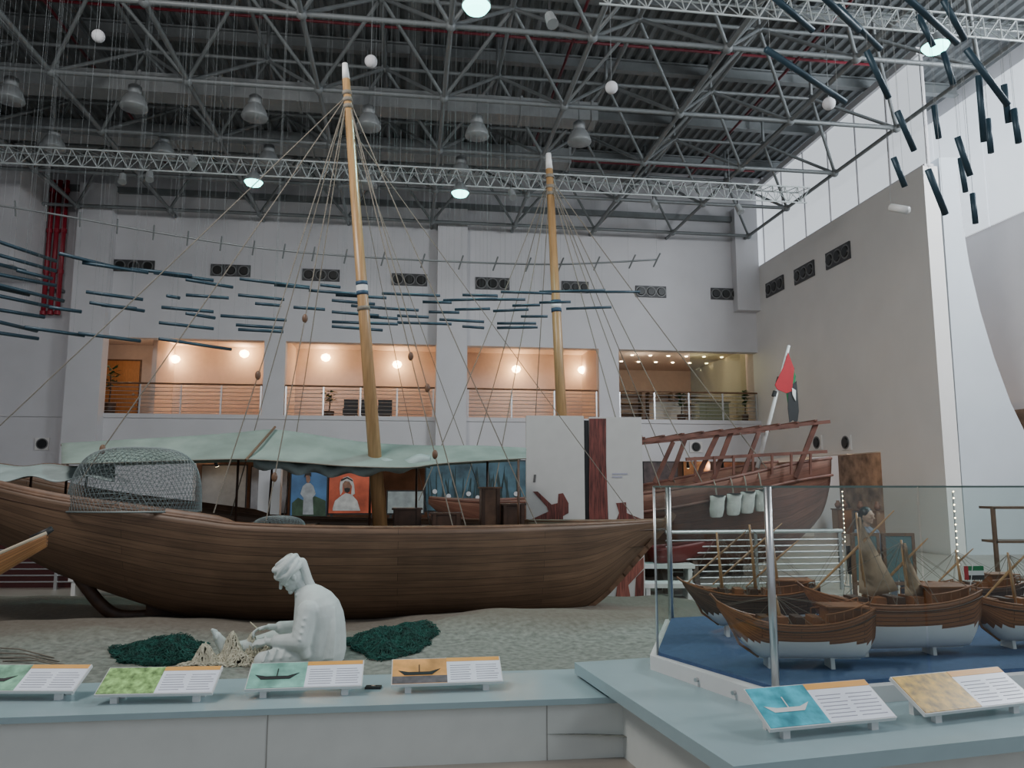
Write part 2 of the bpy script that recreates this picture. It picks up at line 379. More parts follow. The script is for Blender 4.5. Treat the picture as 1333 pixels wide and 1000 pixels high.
for px in (447,470,492):
    a=F.ly(px,521,.9); b=F.ly(px+18,540,.9)
    s=MB(); s.box(a.x,b.x,.7,1.2,ZB+.12,ZB+.36); s2=MB(); s2.box(a.x,b.x,1.15,1.3,ZB+.3,ZB+.72)
    lg=[]
    for xx in (a.x+.03,b.x-.03):
        for yv in (.73,1.17): q=MB(); q.cyl((xx,yv,ZB),(xx,yv,ZB+.13),.015); lg.append(q.obj('leg',chrome,FM))
    thing('lounge_chair','low black upholstered lounge chair behind railing','chair',[s.obj('seat',darkm,FM),s2.obj('backrest',darkm,FM)]+lg,FM@Vector((a.x,.9,ZB)),group='gallery chairs')
leafm=mat('plant_leaf',(.03,.09,.03),.6,var=.4)
def plant(c,h,r,M,label):
    pot=MB(); pot.lathe(c,[(r*.35,0),(r*.45,h*.02),(r*.55,h*.25),(r*.5,h*.26)]); st=MB(); st.tube([Vector(c)+Vector((0,0,h*.2)),Vector(c)+Vector((.03,0,h*.5)),Vector(c)+Vector((0,0,h*.8))],.025)
    lf=MB()
    for i in range(90):
        a=random.uniform(0,6.28); rr=random.uniform(.1,1)*r; z=h*random.uniform(.55,1); p=Vector(c)+Vector((rr*math.cos(a)*.8,rr*math.sin(a)*.8,z)); t=Vector((math.cos(a),math.sin(a),random.uniform(-.4,.7)))*.18; s=t.cross(Vector((0,0,1))).normalized()*.05
        lf.add([p-t*.5,p+s,p+t*.6,p-s],[(0,1,2,3)])
    thing('potted_plant',label,'plant',[pot.obj('pot',darkwood,M,True),st.obj('stem',darkwood,M),lf.obj('leaves',leafm,M,fix=False)],M@Vector(c))
c=F.ly(133,540,.8); plant((c.x+.15,.9,ZB),1.75,.42,FM,'bushy green potted plant by the gallery door')
c=F.ly(428,540,.9); plant((c.x,.9,ZB),1.0,.35,FM,'spiky grey green potted plant behind the railing')
c=F.ly(965,540,.9); plant((c.x,.58,ZB),1.2,.24,FM,'leafy green plant near the gallery glass')
c=F.ly(885,540,.9); plant((c.x,.75,ZB),1.1,.3,FM,'leafy green plant near the gallery desk')
ventm=mat('dark_vent_plate',(.05,.05,.053),.5); ventd=mat('vent_disc',(.008,.008,.008),.4); ventr=mat('vent_rim',(.16,.16,.16),.4)
def vent(M,x0,z0,x1,z1,n=3):
    p=MB(); p.box(x0,x1,-.05,0,z0,z1); parts=[p.obj('plate',ventm if n==3 else wall_grey,M)]
    for i in range(n):
        cx=x0+(x1-x0)*(i+.5)/n; r=min((z1-z0)*.42,(x1-x0)/n*.45); q=MB(); q.cyl((cx,-.09,(z0+z1)/2),(cx,-.04,(z0+z1)/2),r*.75,r,n=16)
        q2=MB(); q2.cyl((cx,-.06,(z0+z1)/2),(cx,-.045,(z0+z1)/2),r*1.1,r*1.1,n=16); parts+= [q.obj('nozzle',ventd,M),q2.obj('rim',ventr,M)]
    return thing('air_vent' if n==3 else 'wall_speaker','black rectangular air vent with three round nozzles' if n==3 else 'small round black speaker on white square plate','vent' if n==3 else 'speaker',parts,M@Vector(((x0+x1)/2,0,z0)),group='wall air vents' if n==3 else 'wall speakers')
for x0,y0,x1,y1 in ((148,338,201,355),(275,344,326,361),(394,350,442,367),(510,356,556,373),(619,361,663,378),(731,366,766,382),(827,372,867,388),(925,375,964,391)):
    a=F.ly(x0,y0);b=F.ly(x1,y1); vent(FM,a.x,b.z,b.x,a.z)
for x0,y0,x1,y1 in ((47,570,64,586),(897,575,914,589)):
    a=F.ly(x0,y0);b=F.ly(x1,y1); vent(FM,a.x,b.z,b.x,a.z,1)
RM=FM@Matrix.Translation((xR,0,0))@Matrix.Rotation(-math.pi/2,4,'Z')
for px0,px1,pt in ((998,1021,373),(1035,1061,355),(1076,1108,333)):
    a=F.lx(px0,pt,xR); b=F.lx(px1,pt,xR); z=F.lx((px0+px1)/2,pt,xR).z
    vent(RM,-a.y,z-.26,-b.y,z+.26)
for px0,px1 in ((1059,1071),(1096,1109)):
    a=F.lx(px0,577,xR); b=F.lx(px1,577,xR); vent(RM,-a.y,a.z-.22,-b.y,a.z+.22,1)
for px in (68,77,86):
    a=F.ly(px+2,235,-.35); b=F.ly(px-4,410,-.35); q=MB(); q.cyl((a.x,-.35,a.z),(a.x,-.35,b.z),.075,n=12); fl=[q.obj('pipe_run',redw,FM,True)]
    for i in range(4): 
        z=b.z+(a.z-b.z)*i/3.3; q=MB(); q.cyl((a.x,-.35,z),(a.x,-.35,z+.12),.10,n=12); fl.append(q.obj('flange',redw,FM))
    q=MB(); q.box(a.x-.05,a.x+.05,-.35,-.005,b.z+.8,b.z+.9); fl.append(q.obj('bracket',steel,FM))
    thing('fire_pipe','vertical red fire sprinkler pipe on white wall','pipe',fl,FM@Vector((a.x,-.35,b.z)),group='red fire pipes')
# ================================================================= CEILING STRUCTURE
ZL=10.75; ZU=12.2; MOD=2.9
sf_ch=MB(); sf_tc=MB(); sf_di=MB(); sf_nd=MB()
nx=11; ny=10; X0=xR-.5-nx*MOD+0.; Y0=-.7
def ln(i,j): return Vector((X0+i*MOD,Y0-j*MOD,ZL))
def un(i,j): return Vector((X0+(i+.5)*MOD,Y0-(j+.5)*MOD,ZU))
for i in range(nx+1):
    for j in range(ny+1):
        p=ln(i,j); sf_nd.sph(p,.12,8,6)
        if i<nx: sf_ch.cyl(p,ln(i+1,j),.058,n=6,cap=False)
        if j<ny: sf_ch.cyl(p,ln(i,j+1),.058,n=6,cap=False)
        if i<nx and j<ny:
            q=un(i,j); sf_nd.sph(q,.11,8,6)
            for c in (p,ln(i+1,j),ln(i,j+1),ln(i+1,j+1)): sf_di.cyl(c,q,.045,n=6,cap=False)
            if i<nx-1: sf_tc.cyl(q,un(i+1,j),.05,n=6,cap=False)
            if j<ny-1: sf_tc.cyl(q,un(i,j+1),.05,n=6,cap=False)
for i in range(0,nx+1): sf_ch.cyl(ln(i,0),ln(i,0)+Vector((0,.7,0)),.06,n=6)
for i in range(nx):
    for j in range(ny): sf_di.cyl(un(i,j),un(i,j)+Vector((0,0,1.1)),.045,n=6)
parts=[sf_ch.obj('bottom_chords',steel,FM,True,False),sf_tc.obj('top_chords',steel,FM,True,False),sf_di.obj('diagonals',steel,FM,True,False),sf_nd.obj('node_balls',steel,FM,True,False)]
for p in parts: p['kind']='stuff'
thing('space_frame','grey tubular steel space frame under the roof','roof frame',parts,FM@Vector((8,-14,ZL)))
for j in range(10):
    y=-1.5-j*2.9; q=MB(); q.box(-7,xR+3,y-.1,y+.1,ZT-.04,ZT); q.box(-7,xR+3,y-.02,y+.02,ZT-.3,ZT); q.box(-7,xR+3,y-.1,y+.1,ZT-.33,ZT-.3)
    solo(q.obj('roof_beam',steel,FM),'long grey steel I-beam under roof deck','beam',group='roof beams')
for i in range(4):
    x=X0+3.2+i*8.2; q=MB(); q.box(x-.12,x+.12,-29,0,ZT-.37,ZT-.34); q.box(x-.03,x+.03,-29,0,ZT-.6,ZT-.37); q.box(x-.12,x+.12,-29,0,ZT-.63,ZT-.6)
    solo(q.obj('roof_girder',steel,FM),'deep grey steel girder under roof deck','beam',group='roof girders')
for (ex,ey,z,hh) in ((775,152,11.5,.5),(740,208,11.5,.45)):
    e=F.lz(ex,ey,z); q=MB(); q.box(-7,e.x,e.y-.3,e.y+.3,z-hh/2,z+hh/2); parts=[q.obj('duct_body',ductm,FM)]
    x=-6
    while x<e.x: 
        q=MB(); q.box(x,x+.06,e.y-.33,e.y+.33,z-hh/2-.03,z+hh/2+.03); parts.append(q.obj('joint_flange',ductm,FM)); x+=1.9
    for xx in (-5,2,9): q=MB(); q.cyl((xx,e.y,z+hh/2),(xx,e.y,ZT-.3),.02); parts.append(q.obj('hanger',steel,FM))
    thing('air_duct','long rectangular grey air duct among trusses','duct',parts,FM@Vector((e.x,e.y,z)),group='roof ducts')
for k,(p0,p1) in enumerate((((-6,-2.4,12.5),(xR-1,-2.4,12.5)),((-6,-9.3,12.5),(xR-1,-9.3,12.5)),((xR-3.2,-.5,12.35),(xR-3.2,-22,12.35)),((xR-9.,-.5,12.35),(xR-9,-22,12.35)),((xR-21,-.5,12.35),(xR-21,-22,12.35)),((-6,-15.5,12.5),(xR-1,-15.5,12.5)))):
    q=MB(); q.cyl(p0,p1,.036,n=8); solo(q.obj('sprinkler_pipe',redp,FM,True),'thin red sprinkler pipe beneath roof deck','pipe',group='sprinkler pipes')
def highbay(px,py,z=10.55,first=[None]):
    p=G(px,py,z)
    if first[0] is None:
        a=MB(); a.lathe((0,0,-.25),[(.30,0),(.31,.03),(.27,.16),(.2,.30),(.15,.34)],20); b=MB(); b.lathe((0,0,.08),[(.11,0),(.15,.02),(.15,.2),(.1,.24)],16); c=MB(); c.cyl((0,0,.3),(0,0,1.2),.018); d=MB(); d.cyl((0,0,-.24),(0,0,-.22),.26,n=20)
        e=thing('pendant_lamp','grey bell shaped high bay lamp hanging from frame','lamp',[a.obj('shade',mat('lamp_shade_grey',(.26,.275,.28),.4,.2),None,True),b.obj('ballast',ductm,None,True),c.obj('rod',steel),d.obj('lens',mat('lamp_lens',(.40,.42,.42),.2))],(0,0,0),group='high bay lamps')
        e.location=p; first[0]=e
    else: clone(first[0],p)
for q in ((14,118),(175,128),(332,141),(480,154),(621,166),(754,174),(70,182),(213,191),(350,203),(600,218),(478,232)): highbay(*q)
for px,py in ((128,47),(483,80),(796,114),(1079,135)):
    p=D(px,py,13.); a=MB(); a.sph(p,.115,16,12); b=MB(); b.cyl(p+Vector((0,0,.1)),(p.x,p.y,ZL+.3),.006,n=5)
    thing('hanging_globe','small white globe hanging on a thin wire','globe',[a.obj('globe',wall_w,None,True),b.obj('wire',steel)],p,group='hanging globes')
def tri_truss(p0,p1,w,name,n,label,r=.022):
    p0=Vector(p0);p1=Vector(p1); d=(p1-p0).normalized(); s=d.cross(Vector((0,0,1))).normalized()
    off=[s*w/2+Vector((0,0,w*.45)),-s*w/2+Vector((0,0,w*.45)),Vector((0,0,-w*.45))]
    cs=[]
    for o in off: ch=MB(); ch.cyl(p0+o,p1+o,r,n=8); cs.append(ch.obj('chord',steel_w))
    lac=MB()
    for i in range(n):
        a=p0.lerp(p1,i/n); b=p0.lerp(p1,(i+.5)/n); c=p0.lerp(p1,(i+1)/n)
        for u,v in ((0,2),(1,2),(0,1)): lac.cyl(a+off[u],b+off[v],.011,n=5,cap=False); lac.cyl(b+off[v],c+off[u],.011,n=5,cap=False)
    hg=[]
    for i in range(5):
        a=p0.lerp(p1,(i+.5)/5); q=MB(); q.cyl(a,(a.x,a.y,ZL),.008,n=5); hg.append(q.obj('hanger_cable',steel))
    l=lac.obj('lacing',steel_w,None,False,False); l['kind']='stuff'
    return thing(name,label,'truss',cs+[l]+hg,(p0+p1)/2)
T1a=G(-90,198,9.5); T1b=G(1050,256,9.5)
tri_truss(T1a,T1b,.40,'lighting_truss',62,'white triangular lighting truss spanning the hall')
tri_truss(G(780,-6,9.5),G(1420,52,9.5),.32,'lighting_truss',28,'white triangular lighting truss near the blue tubes',.018)
cy=mat('cyan_lamp_glow',(.5,1,.95),es=9,ecol=(.22,1,.85))
for px,py,z in ((330,241,9.05),(599,255,9.05),(620,14,9.1),(1218,66,9.1)):
    p=G(px,py,z); a=MB(); a.lathe(p+Vector((0,0,.08)),[(.24,0),(.23,.05),(.15,.16),(.09,.26)],16); b=MB(); b.cyl(p,p+Vector((0,0,.09)),.17,.23,n=20); c=MB(); c.cyl(p+Vector((0,0,.3)),(p.x,p.y,9.5),.02)
    e=thing('flood_lamp','flood lamp glowing pale cyan beneath truss','lamp',[a.obj('housing',steel,None,True),b.obj('lens',cy),c.obj('clamp',steel)],p,group='cyan flood lamps')
    l=bpy.data.lights.new('flood','SPOT'); l.energy=650; l.color=(.5,1,.95); l.spot_size=1.7; l.spot_blend=.6; l.shadow_soft_size=.2
    o=bpy.data.objects.new('flood_light',l); o.location=(0,0,-.05); o.parent=e; COL.objects.link(o)
for px,py in ((195,225),(250,205),(160,228),(665,248),(850,262),(715,20),(960,268)):
    p=G(px,py,9.2); a=MB(); a.cyl(p,p+Vector((0.05,-.1,-.22)),.08,.10,n=12); b=MB(); b.cyl(p,(p.x,p.y,9.45),.015)
    thing('stage_spotlight','small grey stage spotlight clamped below truss','lamp',[a.obj('can',ductm),b.obj('yoke',darkm)],p,group='truss spotlights')
# ================================================================= HANGING BLUE TUBES
tubes=[(0,316,75,340),(0,333,75,353),(75,330,160,350),(0,345,35,353),(105,342,195,355),(0,358,75,372),(0,372,85,392),(0,386,70,400),(110,380,188,390),(115,394,190,405),(168,350,252,359),(198,355,280,365),(240,364,305,374),(0,404,60,413),(0,420,50,431),(30,426,112,437),(0,434,52,441),(100,434,185,444),(208,400,280,406),(240,408,282,414),(205,420,280,428),(205,441,303,455),(308,384,372,390),(285,411,375,417),(305,423,370,427),(308,429,371,432),(310,363,405,374),(355,371,405,375),(400,378,480,384),(435,384,505,388),(430,391,490,396),(430,406,495,411),(430,419,520,422),(430,425,500,430),(495,382,575,385),(490,401,547,404),(515,420,590,422),(575,391,650,389),(590,403,640,402),(570,416,632,419),(600,425,632,427),(650,380,720,382),(620,390,686,390),(640,405,690,403),(645,421,700,421),(645,427,702,426),(700,380,790,378),(735,402,798,400),(760,380,835,380),(240,384,300,388),(0,376,40,384),
 (20,352,70,363),(130,397,180,402),(330,395,368,398),(455,398,500,401),(470,412,520,415),(548,393,590,394),(556,406,600,407),(600,384,650,385),(676,412,715,412),(700,394,745,393),(215,385,236,388),(62,400,108,406),(415,371,445,374),(665,398,705,397),(515,411,560,413),(380,400,425,403)]
for k,(x0,y0,x1,y1) in enumerate(tubes):
    Y=9.0+(x0+x1)/2/833*4.5; z=D((x0+x1)/2,(y0+y1)/2,Y).z
    a=G(x0+2,y0,z); b=G(x1-2,y1,z)
    L=(b-a)
    if L.length>1.5: m=(a+b)/2; a=m-L.normalized()*.85; b=m+L.normalized()*.85
    if x0==0: a=b+(a-b).normalized()*1.1
    q=MB(); q.cyl(a,b,.0225,n=12); parts=[q.obj('tube',tubem,None,True)]
    m=(a+b)/2
    for u in (.2,.8):
        p=a.lerp(b,u); wq=MB(); wq.cyl(p,(p.x,p.y,ZL),.0011,n=3); parts.append(wq.obj('wire',steel))
    thing('hanging_tube','horizontal dark slate blue tube hung on thin wires','tube',parts,m,group='hanging blue tube mobile')
tr=[(997,64,1100,133,8,8.6),(1000,-10,1058,40,8,8.3),(1050,-25,1118,40,7.5,8),(1090,8,1146,64,8.6,9),(1128,66,1157,128,8.4,8.6),(1160,-22,1246,56,7.5,8),(1228,0,1256,52,8.2,8.4),(1258,64,1312,137,7.8,8),(1228,68,1241,110,9,9),(1168,145,1190,196,8.5,8.7),(1216,138,1222,180,9,9),(1246,178,1263,229,8.5,8.6),(1274,98,1281,185,8,8.2),(1286,155,1290,199,9,9),(1163,205,1178,243,9,9.1),(1208,221,1231,279,8,8.2),(1266,252,1270,291,9.5,9.5),(1307,110,1313,160,8.5,8.6),(1320,142,1326,186,8.5,8.5),(1250,206,1257,250,9.9,9.9),(1195,20,1215,60,9,9)]
for x0,y0,x1,y1,Ya,Yb in tr:
    a=D(x0,y0,Ya);b=D(x1,y1,Yb); q=MB(); q.cyl(a,b,.036,n=12); ws=[]
    for u in (.05,.9): p=a.lerp(b,u); wq=MB(); wq.cyl(p,(p.x,p.y,ZL),.002,n=3); ws.append(wq.obj('wire',steel))
    thing('hanging_tube','steeply tilted dark slate blue tube hung on wires','tube',[q.obj('tube',tubem,None,True)]+ws,a,group='tilted blue tube mobile')
a=D(1160,270,9.5);b=D(1182,274,9.3); q=MB(); q.cyl(a,b,.05,n=12); wq=MB(); wq.cyl(a,(a.x,a.y,ZL),.002,n=3)
thing('hanging_tube','short white tube hung on a wire','tube',[q.obj('tube',whitep,None,True),wq.obj('wire',steel)],a)
pts=[D(x,y,13.5+x*.0015) for x,y in ((-40,262),(60,277),(200,302),(330,322),(450,333),(600,341),(730,344),(855,338))]
sp=smooth_tab(pts,6); q=MB(); q.tube(sp,.018,6); parts=[q.obj('rod',steel,None,True)]
for i in range(0,len(sp),2):
    p=sp[i]; q=MB(); q.cyl(p+Vector((.05,-.1,.1)),p+Vector((-.05,.1,-.12)),.016,n=6); parts.append(q.obj('cross_bar',steel))
    if i%6==0: q=MB(); q.cyl(p,(p.x,p.y,ZL),.002,n=3); parts.append(q.obj('wire',steel))
thing('hanging_rod_mobile','long thin curved rod with short cross bars','mobile',parts,sp[20])
# ================================================================= SAND + COUNTERS
def ridge(x,y): return math.exp(-((y-8.62-.14*x)**2)/.30)*(0.6+.4*math.sin(x*1.3+1)) if x<1.6 else 0
def sandh(x,y):
    h=.13+.025*math.sin(x*1.9+y)*math.sin(y*2.3)+.010*math.sin(x*7.1)*math.sin(y*6.3+x)
    return h+.17*ridge(x,y)
P=[]
sx0,sx1,sy0,sy1=-8.5,2.6,4.9,11.4
for i in range(131):
    r=[]
    for j in range(81):
        x=sx0+(sx1-sx0)*i/130; y=sy0+(sy1-sy0)*j/80; e=min(1,(sy1-y)/.5,(sx1-x)/.5); e=max(e,0)
        r.append((x,y,sandh(x,y)*e+.004))
    P.append(r)
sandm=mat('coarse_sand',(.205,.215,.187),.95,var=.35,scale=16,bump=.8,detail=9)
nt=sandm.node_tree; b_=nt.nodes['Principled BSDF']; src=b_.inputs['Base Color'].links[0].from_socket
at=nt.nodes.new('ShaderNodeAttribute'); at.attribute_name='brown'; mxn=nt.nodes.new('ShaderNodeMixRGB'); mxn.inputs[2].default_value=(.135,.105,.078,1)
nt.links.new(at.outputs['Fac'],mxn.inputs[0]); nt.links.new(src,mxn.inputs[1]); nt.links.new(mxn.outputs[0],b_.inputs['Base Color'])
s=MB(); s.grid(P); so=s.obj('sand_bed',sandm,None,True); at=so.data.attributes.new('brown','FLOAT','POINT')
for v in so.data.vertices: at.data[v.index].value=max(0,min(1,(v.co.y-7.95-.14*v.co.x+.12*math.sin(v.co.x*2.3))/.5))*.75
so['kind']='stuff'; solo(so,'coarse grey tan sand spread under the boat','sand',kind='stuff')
def gz(x,y): return sandh(x,y)
ZC=.36
c0=G(-160,938,ZC); c1=G(862,904,ZC); cd=(c1-c0).normalized()
ang=math.atan2(cd.y,cd.x); CF=Frame(Vector((c0.x,c0.y,0)),ang); Lc=(c1-c0).length
bk=CF.lz(300,884,ZC).y
t=MB(); t.box(0,Lc+.1,-.03,bk,ZC-.035,ZC); f=MB(); f.box(0,Lc+.1,0,bk-.02,0,ZC-.035)
parts=[t.obj('counter_top',countert,CF.M),f.obj('cabinet',counterf,CF.M)]
for px in (348,712):
    x=CF.ly(px,950,0).x; q=MB(); q.box(x-.003,x+.003,-.003,0,0.0,ZC-.035); parts.append(q.obj('panel_joint',mat('joint_grey',(.3,.3,.28)),CF.M))  # grey strip marks the joint between front panels
thing('display_counter','low pale teal topped white display counter','counter',parts,CF.M@Vector((Lc/2,0,0)))
q=MB(); p=G(486,896,ZC); q.box(p.x-.05,p.x+.05,p.y-.03,p.y+.03,ZC,ZC+.012); q2=MB(); q2.cyl((p.x,p.y,ZC+.012),(p.x,p.y,ZC+.016),.014,n=12)
thing('floor_socket','small black flush socket on the counter','socket',[q.obj('plate',darkm),q2.obj('button',chrome)],p)
ZR=.45
r0=G(955,998,ZR); r1=G(1333,958,ZR); ra=math.atan2(r1.y-r0.y,r1.x-r0.x); RF=Frame(Vector((r0.x,r0.y,0)),ra)
far=RF.lz(755,862,ZR)
GA=G(856,851,.55); GB=G(1010,897,.55); dr=Vector((math.cos(ra),math.sin(ra),0)); GA2=G(874,806,.55); GC=GB+dr*4.4; GD=GA2+dr*4.6
la=RF.I@GA; l2=RF.I@GA2; yb_=l2.y+.08
xf=la.x+(l2.x-la.x)*max(0,(far.y-la.y)/(l2.y-la.y))-.07
t=MB(); t.prism([(0,0,ZR-.07),(6.5,0,ZR-.07),(6.5,yb_,ZR-.07),(l2.x-.07,yb_,ZR-.07),(xf,far.y,ZR-.07),(0,far.y,ZR-.07)],(0,0,.07)); f=MB(); f.prism([(.12,.1,0),(6.4,.1,0),(6.4,yb_-.05,0),(l2.x-.03,yb_-.05,0),(xf+.05,far.y-.02,0),(.12,far.y-.02,0)],(0,0,ZR-.07))
thing('display_counter','raised pale teal topped counter carrying glass case','counter',[t.obj('counter_top',countert,RF.M),f.obj('cabinet',counterf,RF.M)],r0*1)
white_l=mat('panel_white_print',(.66,.69,.76),.35,es=.2,ecol=(.8,.85,.95)); orange_l=mat('panel_orange_header',(.68,.34,.08),.4,es=.2)  # faint glow put into the boards for the light falling on them
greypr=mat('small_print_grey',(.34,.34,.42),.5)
pics=[mat('print_green',(.20,.42,.28),.35,var=.6,scale=12,es=.12),mat('print_leafgreen',(.25,.45,.14),.35,var=.75,scale=26,es=.12),mat('print_seagreen',(.22,.46,.38),.35,var=.45,scale=9,es=.12),mat('print_sunset',(.66,.33,.10),.35,var=.5,scale=6,es=.15),mat('print_sea_blue',(.06,.38,.48),.35,var=.6,scale=10,es=.15),mat('print_ochre',(.50,.30,.04),.35,var=.7,scale=22,es=.1)]  # pictures also glow a little, in place of light falling on them
def info(bl,br,z,idx,label,rise=.11,dep=.2,split=.5,boat=True):
    p0=G(bl[0],bl[1],z+.06); p1=G(br[0],br[1],z+.06); ang=math.atan2(p1.y-p0.y,p1.x-p0.x); Wd=(p1-p0).length
    M=Matrix.Translation((p0.x,p0.y,z+.06))@Matrix.Rotation(ang,4,'Z')@Matrix.Rotation(math.atan2(rise,dep),4,'X'); L=math.hypot(rise,dep)
    s=MB(); s.box(0,Wd,0,L,-.02,0); parts=[s.obj('board',whitep,M)]
    m=.006; s=MB(); s.box(m,Wd*split,m,L-m,0,.003); parts.append(s.obj('printed_picture',pics[idx],M))
    s=MB(); s.box(Wd*split,Wd-m,m,L-m,0,.003); parts.append(s.obj('text_field',white_l,M))
    s=MB(); s.box(Wd*split,Wd-m,L*.83,L-m,.003,.005); parts.append(s.obj('header_strip',orange_l,M))
    for c in range(2):
        for k in range(7):
            s=MB(); a=Wd*(split+.03+c*.235*(1-split)/.5); s.box(a,a+Wd*(1-split)*.42*random.uniform(.8,1),L*(.12+k*.09),L*(.12+k*.09)+.0035,.003,.0045)
            parts.append(s.obj('printed_line',greypr,M))
    if idx==3: s=MB(); s.box(m,Wd*split,m,L*.3,.003,.0042); parts.append(s.obj('printed_water',mat('print_dark_water',(.14,.12,.13),.4,var=.3,scale=20),M))
    if boat:
        s=MB(); cx=Wd*split*.5; cy_=L*.45; w_=Wd*split*.38
        s.prism([(cx-w_,cy_+.016,.004),(cx-w_*.7,cy_-.026,.004),(cx+w_*.6,cy_-.026,.004),(cx+w_,cy_+.024,.004),(cx+w_*.5,cy_,.004),(cx+.003,cy_,.004),(cx+.003,cy_+.065,.004),(cx-.003,cy_+.065,.004),(cx-.003,cy_,.004),(cx-w_*.5,cy_,.004)],(0,0,.002))
        parts.append(s.obj('printed_boat',darkm if idx!=4 else whitep,M))
    M2=Matrix.Translation((p0.x,p0.y,z))@Matrix.Rotation(ang,4,'Z')
    for u in (.15,.85):
        s=MB(); s.box(Wd*u-.02,Wd*u+.02,.03,.06,0,.068); parts.append(s.obj('foot',whitep,M2)); s=MB(); s.box(Wd*u-.02,Wd*u+.02,dep-.05,dep-.02,0,.055+rise*.8); parts.append(s.obj('foot',whitep,M2))
    thing('info_board',label,'sign',parts,Vector((p0.x,p0.y,z)),group='slanted information boards')
info((-62,900),(95,900),ZC,0,'slanted information board with green picture')
info((122,905),(276,902),ZC,1,'slanted information board with leafy green picture',boat=False)
info((318,898),(471,893),ZC,2,'slanted information board showing a dark boat on green')
info((509,892),(655,887),ZC,3,'slanted information board showing dhow at orange sunset')
info((1003,950),(1168,934),ZR,4,'slanted information board with turquoise sea picture',rise=.13,dep=.22,split=.47)
info((1205,930),(1350,913),ZR,5,'slanted information board with ochre picture',rise=.13,dep=.22,boat=False)
# ================================================================= GLASS CASE
zb=.56; ztop=1.64
pl_=MB(); 
out=[GA+Vector((-.05,.0,0)),GB+Vector((-.06,-.08,0)),GC+Vector((.05,-.06,0)),GD+Vector((.05,.05,0)),GA2+Vector((-.04,.05,0))]
pl_.prism([Vector((p.x,p.y,ZR)) for p in out],(0,0,.09)); fl=MB(); fl.prism([Vector((p.x,p.y,.54)) for p in (GA,GB,GC,GD,GA2)],(0,0,.02))
parts=[pl_.obj('plinth',whitep),fl.obj('carpet_deck',bluef)]
def pane(a,b,nm='glass_panel'):
    s=MB(); d=(b-a).normalized(); nrm=Vector((-d.y,d.x,0))*.006; s.prism([Vector((a.x,a.y,zb)),Vector((b.x,b.y,zb)),Vector((b.x,b.y,ztop)),Vector((a.x,a.y,ztop))],nrm); parts.append(s.obj(nm,glassm))
    s=MB(); s.obox(Vector((a.x,a.y,ztop)),Vector((b.x,b.y,ztop)),.014,.010); parts.append(s.obj('top_edge',mat('glass_edge_green',(.10,.15,.135),.3)))
GB2=GB+dr*1.02
pane(GA,GB-(GB-GA).normalized()*.02); pane(GB+dr*.02,GB2-dr*.01); pane(GB2+dr*.01,GC); pane(GD,GC); pane(GA2,GD); pane(GA,GA2)
for p in (GB,GA2,GC,GD,GA):
    s=MB(); k=.022 if p is not GA else .008; s.cyl((p.x,p.y,.54),(p.x,p.y,ztop),k,n=14); parts.append(s.obj('corner_post',chrome,None,True))
for u in (.25,.55):
    q=out[1].lerp(out[0],u); s=MB(); s.cyl((q.x,q.y,.49),(q.x-.02,q.y-.012,.49),.012,n=10); parts.append(s.obj('lock',chrome))
thing('display_case','large frameless glass display case on white plinth','display case',parts,GB)
